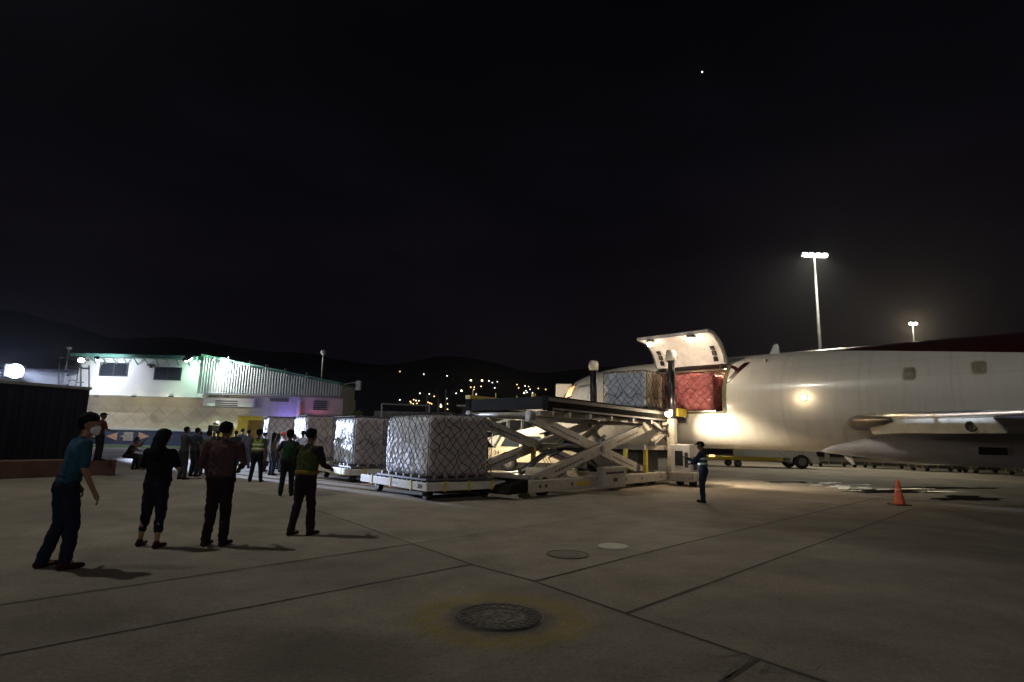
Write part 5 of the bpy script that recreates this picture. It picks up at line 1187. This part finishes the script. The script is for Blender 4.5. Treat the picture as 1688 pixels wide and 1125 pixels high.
def person(label, loc, face, H=1.78, lean=0, bend=0, elbows=None, hands=None, feet=None, knees=None, top=(.1, .1, .1), trou=(.02, .02, .03), shoe=(.015, .012, .012), skin='dark',
           hair='short', vest=None, cap=None, vox=.014, sleeve='short', headyaw=0, headpitch=0, bare_calf=False, wide=1.0, mask=False, pelvis=None, stripes=False, group='people standing on the apron', female=False, name='person', band=None):
    """local frame: faces +y, left hand at -x. face = world heading (deg) of +y direction"""
    H *= .91; k = H/1.75; o = thing(name, label, 'person', loc, R(face-90), group)
    pz = V(pelvis or (0, 0, .95)); LM = Matrix.Rotation(-R(lean), 3, 'X')
    T = lambda v: pz+LM @ (V(v)-V((0, 0, .95)))
    neck0, neck1 = T((0, 0, 1.43)), T((0, .02, 1.54)); hc = T((0, .03, 1.645)); chest = T((0, 0, 1.27)); belly = T((0, 0, 1.08))
    sw = .18 if not female else .155
    sh = [T((s*sw*wide, 0, 1.41)) for s in (-1, 1)]
    hip = [pz+V((s*.085, 0, -.03)) for s in (-1, 1)]
    feet = feet or [(-.11, 0), (.12, .03)]
    ank = [V((f[0], f[1], f[2] if len(f) > 2 else .09)) for f in feet]
    if knees: kn = [V(a) for a in knees]
    else: kn = [(hip[i]+ank[i])/2+V((0, .03+bend, .0)) for i in (0, 1)]
    el = [V(e) for e in elbows] if elbows else [sh[0]+V((-.05, -.03, -.28)), sh[1]+V((.05, -.03, -.28))]
    ha = [V(e) for e in hands] if hands else [el[0]+V((.0, .06, -.25)), el[1]+V((0, .06, -.25))]
    hd = Matrix.Rotation(R(headyaw), 3, 'Z') @ Matrix.Rotation(-R(headpitch+lean*.4), 3, 'X')
    HD = lambda v: (hc+hd @ V(v))*k
    K = lambda v: V(v)*k
    W2 = wide
    # body
    bm = bm_new()
    hull(bm, HD((0, -.01, .03)), .094*k, HD((0, .015, -.045)), (.062*k, .07*k, .06*k)); hull(bm, HD((0, .035, -.04)), .052*k, HD((0, .062, -.085)), .03*k)
    hull(bm, HD((0, .088, .0)), .012*k, HD((0, .108, -.028)), .015*k)                       # nose
    hull(bm, HD((-.03, .082, -.062)), .011*k, HD((.03, .082, -.062)), .011*k)                # lips
    hull(bm, HD((-.045, .075, .03)), .015*k, HD((.045, .075, .03)), .015*k)                  # brow
    for s in (-1, 1): hull(bm, HD((s*.088, -.005, .015)), (.01*k, .018*k, .026*k), HD((s*.09, -.008, -.02)), (.008*k, .012*k, .014*k))
    hull(bm, K(neck0), .06*k, K(neck1), .055*k); hull(bm, K(neck1), .053*k, HD((0, -.02, -.05)), .055*k)
    hull(bm, K(chest+V((0, 0, .05))), (.14*k*W2, .09*k, .13*k), K(belly), (.125*k*W2, .085*k, .1*k)); hull(bm, K(belly), (.125*k*W2, .085*k, .1*k), K(pz), (.14*k*W2, .095*k, .1*k))
    hull(bm, K(sh[0]), .045*k, K(sh[1]), .045*k)
    for i in (0, 1):
        s = (-1, 1)[i]
        hull(bm, K(sh[i]), .05*k, K(el[i]), .038*k); hull(bm, K(el[i]), .038*k, K(ha[i]), .026*k)
        d = (ha[i]-el[i]).normalized(); side = d.cross(V((0, 0, 1))); side = V((1, 0, 0)) if side.length < .3 else side.normalized(); nrm = side.cross(d).normalized()
        pc = ha[i]+d*.055; hull(bm, K(ha[i]+d*.01), .026*k, K(pc+d*.03), (.03*k, .03*k, .03*k), 1)
        fr = .0095 if vox < .016 else .013
        for j, L in enumerate((.07, .08, .075, .058)):
            b0 = pc+d*.04+side*(.027*(j-1.5)/1.0*.7); b1 = b0+d*L*.5-nrm*.008; b2 = b1+d*L*.4-nrm*.03
            hull(bm, K(b0), fr*k, K(b1), fr*.95*k, 0); hull(bm, K(b1), fr*.95*k, K(b2), fr*.85*k, 0)
        t0 = ha[i]+d*.03-side*.028*s; t1 = t0+d*.035-side*.03*s; t2 = t1+d*.03-nrm*.012; hull(bm, K(t0), fr*1.3*k, K(t1), fr*1.1*k, 0); hull(bm, K(t1), fr*1.1*k, K(t2), fr*.9*k, 0)
        hull(bm, K(hip[i]), .075*k, K(kn[i]), .05*k); hull(bm, K(kn[i]), .05*k, K(kn[i]*.6+ank[i]*.4+V((0, -.015, 0))), .05*k); hull(bm, K(kn[i]*.6+ank[i]*.4+V((0, -.015, 0))), .05*k, K(ank[i]), .034*k)
        hull(bm, K(ank[i]), .034*k, K(ank[i]+V((0, .12, -.055))), .026*k)
    remesh('body', bm, vox*.85, SKIN[skin], o, 3)
    # trousers
    bm = bm_new(); hull(bm, K(pz+V((0, 0, .08))), (.155*k*W2, .115*k, .06*k), K(pz+V((0, 0, -.03))), (.17*k*W2, .125*k, .09*k))
    for i in (0, 1):
        hull(bm, K(hip[i]+V((0, -.01, .02))), (.112*k, .125*k, .1*k), K(kn[i]), .078*k)
        low = ank[i]+(kn[i]-ank[i])*(.42 if bare_calf else .02)
        hull(bm, K(kn[i]), .078*k, K(low), (.068 if not bare_calf else .06)*k)
    remesh('trousers', bm, vox, cloth(trou), o, 3)
    # shirt
    bm = bm_new()
    hull(bm, K(chest+LM @ V((0, 0, .06))), (.165*k*W2, .115*k, .13*k), K(belly), (.15*k*W2, .115*k, .1*k)); hull(bm, K(belly), (.152*k*W2, .115*k, .1*k), K(pz+LM @ V((0, 0, .04))), (.165*k*W2, .125*k, .06*k))
    hull(bm, K(sh[0]), .066*k, K(sh[1]), .066*k); hull(bm, K(T((-.06, 0, 1.45))), .045*k, K(T((.06, 0, 1.45))), .045*k); hull(bm, K(T((0, -.01, 1.43))), .07*k, K(T((0, 0, 1.47))), .06*k)
    for i in (0, 1):
        ff = {'short': .8, 'long': 1}[sleeve]; hull(bm, K(sh[i]), .07*k, K(sh[i]+(el[i]-sh[i])*ff), (.058 if sleeve == 'short' else .052)*k)
        if sleeve == 'long': hull(bm, K(el[i]), .052*k, K(el[i]+(ha[i]-el[i])*.92), .04*k)
    remesh('shirt', bm, vox, cloth(top), o, 3)
    if vest:
        bm = bm_new(); hull(bm, K(chest+LM @ V((0, 0, .03))), (.18*k*W2, .132*k, .13*k), K(belly), (.166*k*W2, .132*k, .1*k)); hull(bm, K(belly), (.166*k*W2, .132*k, .1*k), K(pz+LM @ V((0, 0, .1))), (.168*k*W2, .132*k, .05*k))
        for s in (-1, 1): hull(bm, K(T((s*.09, 0, 1.42))), (.05*k, .09*k, .055*k), K(T((s*.1, 0, 1.3))), (.07*k, .128*k, .06*k))
        vv_ = remesh('safety_vest', bm, vox, cloth(vest), o, 2)
        if stripes:
            for zc_ in (1.12, 1.26):
                bm = bm_new(); c_ = K(T((0, 0, zc_))); n_ = 30; A, B = [], []
                for q_ in range(n_):
                    a_ = 2*math.pi*q_/n_; x, y = .188*k*W2*math.cos(a_), .142*k*math.sin(a_); A.append(bm.verts.new(c_+LM @ V((x, y, -.025*k)))); B.append(bm.verts.new(c_+LM @ V((x, y, .025*k))))
                for q_ in range(n_): bm.faces.new((A[q_], A[(q_+1)%n_], B[(q_+1)%n_], B[q_]))
                fixn(bm); obj('reflective_band', bm, STRIPE, vv_, True)
    if band:
        bm = bm_new(); hull(bm, K(T((0, 0, 1.0))), (.19*k*W2, .15*k, .03*k), K(T((0, 0, 1.05))), (.19*k*W2, .15*k, .03*k)); remesh('waist_band', bm, vox, cloth(band), o, 1)
    for i in (0, 1):
        d = Matrix.Rotation(R((-1, 1)[i]*-8), 3, 'Z') @ V((0, 1, 0)); az = ank[i].z-.09
        bm = bm_new(); hull(bm, K(V((ank[i].x, ank[i].y-.04, .045+az))), (.042*k, .045*k, .042*k), K(V((ank[i].x, ank[i].y, .045+az))+d*.15), (.045*k, .05*k, .03*k)); hull(bm, K(V((ank[i].x, ank[i].y-.015, .07+az))), .046*k, K(ank[i]+V((0, -.01, -.0))), .042*k)
        if i == 0 or True: so_ = remesh('shoe', bm, vox*.8, cloth(shoe), o, 2)
        zmin = min(v.co.z for v in so_.data.vertices)
        if len(feet[i]) < 3: 
            for v in so_.data.vertices: v.co.z = max(.0, v.co.z-max(0, zmin))
    # hair
    if hair:
        bm = bm_new(); hull(bm, HD((0, -.025, .055)), (.095*k, .097*k, .072*k), HD((0, -.045, .01)), (.094*k, .08*k, .07*k))
        if hair == 'full': hull(bm, HD((0, -.03, .075)), (.112*k, .115*k, .085*k), HD((0, -.055, .0)), (.105*k, .085*k, .08*k))
        if hair == 'long':
            hull(bm, HD((0, -.03, .06)), (.112*k, .11*k, .085*k), HD((0, -.07, -.08)), (.115*k, .075*k, .09*k)); hull(bm, HD((0, -.07, -.05)), (.12*k, .07*k, .1*k), HD((0, -.105, -.3)), (.1*k, .045*k, .08*k))
        remesh('hair', bm, vox*.9, HAIRM, o, 3)
    if cap:
        bm = bm_new(); hull(bm, HD((0, -.01, .07)), (.108*k, .112*k, .06*k), HD((0, -.01, .05)), (.108*k, .112*k, .04*k)); hull(bm, HD((0, .1, .05)), (.07*k, .03*k, .01*k), HD((0, .16, .04)), (.055*k, .03*k, .009*k)); remesh('cap', bm, vox*.8, cloth(cap), o, 2)
    if mask:
        bm = bm_new(); hull(bm, HD((-.04, .07, -.05)), (.02*k, .035*k, .045*k), HD((.04, .07, -.05)), (.02*k, .035*k, .045*k)); hull(bm, HD((0, .1, -.02)), .03*k, HD((0, .09, -.08)), .035*k); remesh('face_mask', bm, vox*.8, cloth((.7, .72, .76)), o, 2)
    for s in (-1, 1):
        bm = bm_new(); bmesh.ops.create_icosphere(bm, subdivisions=2, radius=.012*k, matrix=Matrix.Translation(HD((s*.032, .082, .008)))); obj('eye', bm, EYE, o, True)
    return o
EYE = mat('eye_white', (.5, .48, .45), .2)
STRIPE = mat('reflective_tape', (.55, .6, .5), .35, .3, .1)
N = .012
# 1 leaning man in blue, white mask, facing right and away (profile)
person('leaning man in a blue-teal shirt and jeans with a white mask, at far left', G(78, 938)+V((.08, .0, 0)), 48, 1.9, lean=9, top=(.022, .07, .12), trou=(.014, .018, .04), shoe=(.035, .008, .01), hair='full', vox=N, sleeve='short', mask=True, skin='mid', headyaw=-38, headpitch=4,
       feet=[(-.15, -.1), (.13, .06)], elbows=[(-.27, .02, 1.15), (.29, .08, 1.13)], hands=[(-.26, .16, .92), (.31, .2, .88)], bend=.03, wide=1.3)
# 2 woman in black
person('woman in black with long loose hair and cropped leggings, seen from behind', G(246, 902), 88, 1.72, top=(.008, .008, .009), trou=(.014, .014, .025), shoe=(.03, .01, .01), hair='long', vox=N, sleeve='short', female=True, bare_calf=True, headpitch=18,
       feet=[(-.17, .02), (.17, -.1)], elbows=[(-.29, .04, 1.17), (.29, .04, 1.17)], hands=[(-.1, .24, 1.22), (.1, .26, 1.24)], skin='mid', wide=1.3)
# 3 man in dark maroon shirt
person('heavy-set man in a dark maroon untucked shirt and black trousers, seen from behind', G(352, 901), 84, 1.88, top=(.075, .04, .045), trou=(.02, .01, .014), hair='short', vox=N, sleeve='long', wide=1.38, headpitch=0,
       feet=[(-.12, -.02), (.1, .05)], elbows=[(-.31, -.02, 1.16), (.31, .02, 1.17)], hands=[(-.24, .17, 1.0), (.12, .26, 1.08)])
# 4 walking person in vest
person('walking worker in a green vest with an orange-yellow waist band and dark trousers', G(499, 883)+V((-.02, 0, 0)), 66, 1.82, lean=2, band=(.16, .11, .02), top=(.025, .015, .018), trou=(.022, .012, .02), vest=(.05, .065, .02), vox=N, sleeve='long', feet=[(-.13, -.12), (.12, .06)], elbows=[(-.28, .0, 1.15), (.28, .08, 1.16)], hands=[(-.3, .14, .98), (.2, .32, 1.1)], headyaw=12, wide=1.25)
# 5 police
person('officer in dark trousers with a dark green vest and rolled sleeves', G(470, 818), 100, 1.8, top=(.03, .035, .04), trou=(.012, .016, .018), vest=(.02, .06, .03), vox=.016, hair='full', feet=[(-.13, .0), (.14, .03)], elbows=[(-.29, 0, 1.18), (.31, .06, 1.2)], hands=[(-.25, .16, .98), (.28, .32, 1.32)], stripes=False)
# 6 green vest
person('worker in a lime green reflective vest standing with feet apart, back to the camera', G(420, 795), 95, 1.82, top=(.06, .06, .06), trou=(.012, .013, .018), vest=(.22, .3, .04), vox=.018, hair='full', feet=[(-.17, 0), (.17, .03)], stripes=True, wide=1.1)
# 7 man on planter
q = G(152, 760, .52)
person('man in a dark red shirt and cap standing on the brick planter', V((q.x, q.y+.2, .52)), 60, 1.72, top=(.09, .02, .025), trou=(.02, .015, .02), cap=(.04, .015, .02), vox=.018, headyaw=-45, elbows=[(-.26, .0, 1.15), (.27, .06, 1.16)], hands=[(-.25, .16, .96), (.2, .3, 1.1)])
# 8 seated photographer and a dark one
q = G(200, 775); 
sit = dict(pelvis=(0, -.1, .62), feet=[(-.14, .32), (.15, .28)], knees=[(-.15, .34, .56), (.16, .33, .55)], vox=.018, lean=14)
person('crouching man in a tan and orange shirt aiming a camera to the right', V((q.x, q.y+.6, .0)), 20, 1.74, top=(.3, .1, .06), trou=(.06, .05, .04), elbows=[(-.24, .2, 1.0), (.26, .22, 1.02)], hands=[(-.06, .34, 1.2), (.08, .34, 1.22)], **sit)
q = G(186, 777)
person('hunched person in black crouching against the end of the planter', V((q.x-.25, q.y+1.2, .0)), 10, 1.7, top=(.012, .012, .014), trou=(.014, .014, .016), elbows=[(-.26, .16, .9), (.27, .18, .9)], hands=[(-.1, .38, .85), (.1, .38, .85)], pelvis=(0, -.1, .6), feet=[(-.14, .32), (.15, .28)], knees=[(-.15, .34, .56), (.16, .33, .55)], vox=.018, lean=26)
# 9.. the group by the tripod
def P(label, px, py, face, H, **k): return person(label, G(px, py), face, H, vox=.018, **k)
P('man in a dark grey long-sleeved outfit, leftmost of the group by the video tripod', 298, 791, 60, 1.86, top=(.045, .045, .05), trou=(.035, .036, .045), sleeve='long', hair='short', elbows=[(-.27, .1, 1.2), (.26, .14, 1.2)], hands=[(-.14, .34, 1.2), (.1, .36, 1.22)])
P('man in a dark blue outfit standing close behind the leftmost of the tripod group', 317, 786, 70, 1.84, top=(.03, .035, .05), trou=(.03, .03, .04), hair='short')
P('camera operator in a grey top bending to the video camera', 334, 783, 75, 1.74, top=(.12, .12, .13), trou=(.03, .03, .035), hair='full', lean=10, elbows=[(-.24, .14, 1.15), (.26, .2, 1.28)], hands=[(-.1, .34, 1.3), (.15, .36, 1.45)])
P('reporter in a dark outfit with an orange light at the hip beside the tripod', 322, 780, 110, 1.72, top=(.02, .02, .02), trou=(.02, .02, .02), vest=(.16, .15, .03))
P('man in a grey shirt and blue-grey trousers in front of the yellow truck', 404, 772, 85, 1.84, top=(.12, .12, .14), trou=(.06, .07, .11), hair='short')
P('woman in a brown jacket and jeans standing right of the lime green vest', 446, 784, 45, 1.72, top=(.1, .07, .05), trou=(.04, .05, .09), hair='long', female=True)
P('person in a white shirt and red cap turned toward the floodlit cargo', 461, 779, 30, 1.76, top=(.65, .65, .7), trou=(.03, .035, .05), cap=(.6, .03, .03), headyaw=-20)
P('man in white with a second red cap behind the officer', 477, 778, 140, 1.76, top=(.6, .62, .7), trou=(.03, .03, .04), cap=(.5, .03, .03))
P('man in a white shirt with a dark shoulder bag strap reaching toward the cargo', 494, 786, 130, 1.84, top=(.6, .6, .72), trou=(.45, .45, .55), sleeve='long', elbows=[(-.28, .1, 1.25), (.3, .12, 1.3)], hands=[(-.2, .36, 1.3), (.34, .36, 1.5)])
P('dark-dressed man at the left end of the crowd in front of the yellow truck', 383, 775, 120, 1.78, top=(.02, .02, .025), trou=(.02, .02, .02))
# more of the crowd between the yellow truck and the cargo
P('person in a dark jacket half hidden behind the lime green vest', 431, 778, 70, 1.74, top=(.03, .03, .035), trou=(.02, .02, .03))
P('tall man in a blue-grey shirt just left of the lime green vest', 394, 768, 70, 1.9, top=(.08, .09, .12), trou=(.03, .035, .05))
P('person in a pale top between the jacketed woman and the first red cap', 454, 774, 60, 1.68, top=(.3, .28, .3), trou=(.03, .03, .04), female=True, hair='long')
P('man in black with his back to the camera close by the video tripod', 352, 778, 80, 1.8, top=(.015, .015, .018), trou=(.015, .015, .018))
P('man in a white shirt farthest back in the crowd by the bright pallet', 486, 774, 200, 1.74, top=(.6, .6, .66), trou=(.04, .045, .07))
P('person in grey standing behind the officer with arms folded', 479, 783, 20, 1.7, top=(.14, .14, .16), trou=(.02, .02, .03), elbows=[(-.27, .06, 1.16), (.27, .06, 1.16)], hands=[(.08, .24, 1.2), (-.08, .25, 1.17)])
# loader operator
person('loader operator in dark blue with a reflective vest reaching to the control cabinet', G(1161, 829), 150, 1.8, lean=3, top=(.02, .03, .06), trou=(.016, .02, .045), vest=(.05, .12, .12), vox=.014, hair='short', cap=(.012, .012, .014), sleeve='long', stripes=True, headpitch=10,
       feet=[(-.12, .0), (.12, .05)], elbows=[(-.2, .2, 1.18), (.26, .12, 1.18)], hands=[(-.08, .46, 1.27), (.1, .38, 1.1)])
# tripod + video camera
q = G(345, 788); tp = thing('video_camera_tripod', 'video camera with small white lamp on a tripod among the group', 'video camera', (q.x, q.y, 0), R(80))
for a_ in (90, 210, 330):
    bm = bm_new(); tube(bm, [(.45*math.cos(R(a_)), .45*math.sin(R(a_)), 0), (.04*math.cos(R(a_)), .04*math.sin(R(a_)), 1.4)], [.015, .025], 8); obj('leg', bm, DARK, tp)
bm = bm_new(); tube(bm, [(0, 0, 1.35), (0, 0, 1.58)], .03, 8); obj('head', bm, DARK, tp)
bm = bm_new(); box(bm, (-.25, -.08, 1.58), (.2, .08, 1.78), .02); box(bm, (.2, -.06, 1.61), (.4, .06, 1.74), .02); box(bm, (-.1, -.02, 1.8), (.15, .02, 1.86), .01); obj('camera_body', bm, DARK, tp)
bm = bm_new(); box(bm, (.1, -.04, 1.87), (.13, .04, 1.93), .008); obj('lamp', bm, emis('camera_lamp', (1, 1, 1), 4), tp)
spot('camera_beam', tp.location+V((0.2, .3, 2.0)), G(480, 775)+V((0, 0, 1.4)), 420, (.9, .92, 1), 40, .6, .05, tp)
# camera in crouching man's hands and a folded jacket bag on the dolly

# ================================================================== HAZE (night air lit round the lamps)
bm = bm_new(); box(bm, (-2600, -320, -1), (2600, 3100, 420)); hm = bpy.data.materials.new('night_air'); hm.use_nodes = True; t = hm.node_tree; t.nodes.clear()
v = t.nodes.new('ShaderNodeVolumePrincipled'); o_ = t.nodes.new('ShaderNodeOutputMaterial'); t.links.new(v.outputs[0], o_.inputs['Volume'])
v.inputs['Density'].default_value = .00028; v.inputs['Anisotropy'].default_value = .8; v.inputs['Color'].default_value = (.9, .92, 1, 1)
hz = obj('haze', bm, hm); hz['kind'] = 'stuff'
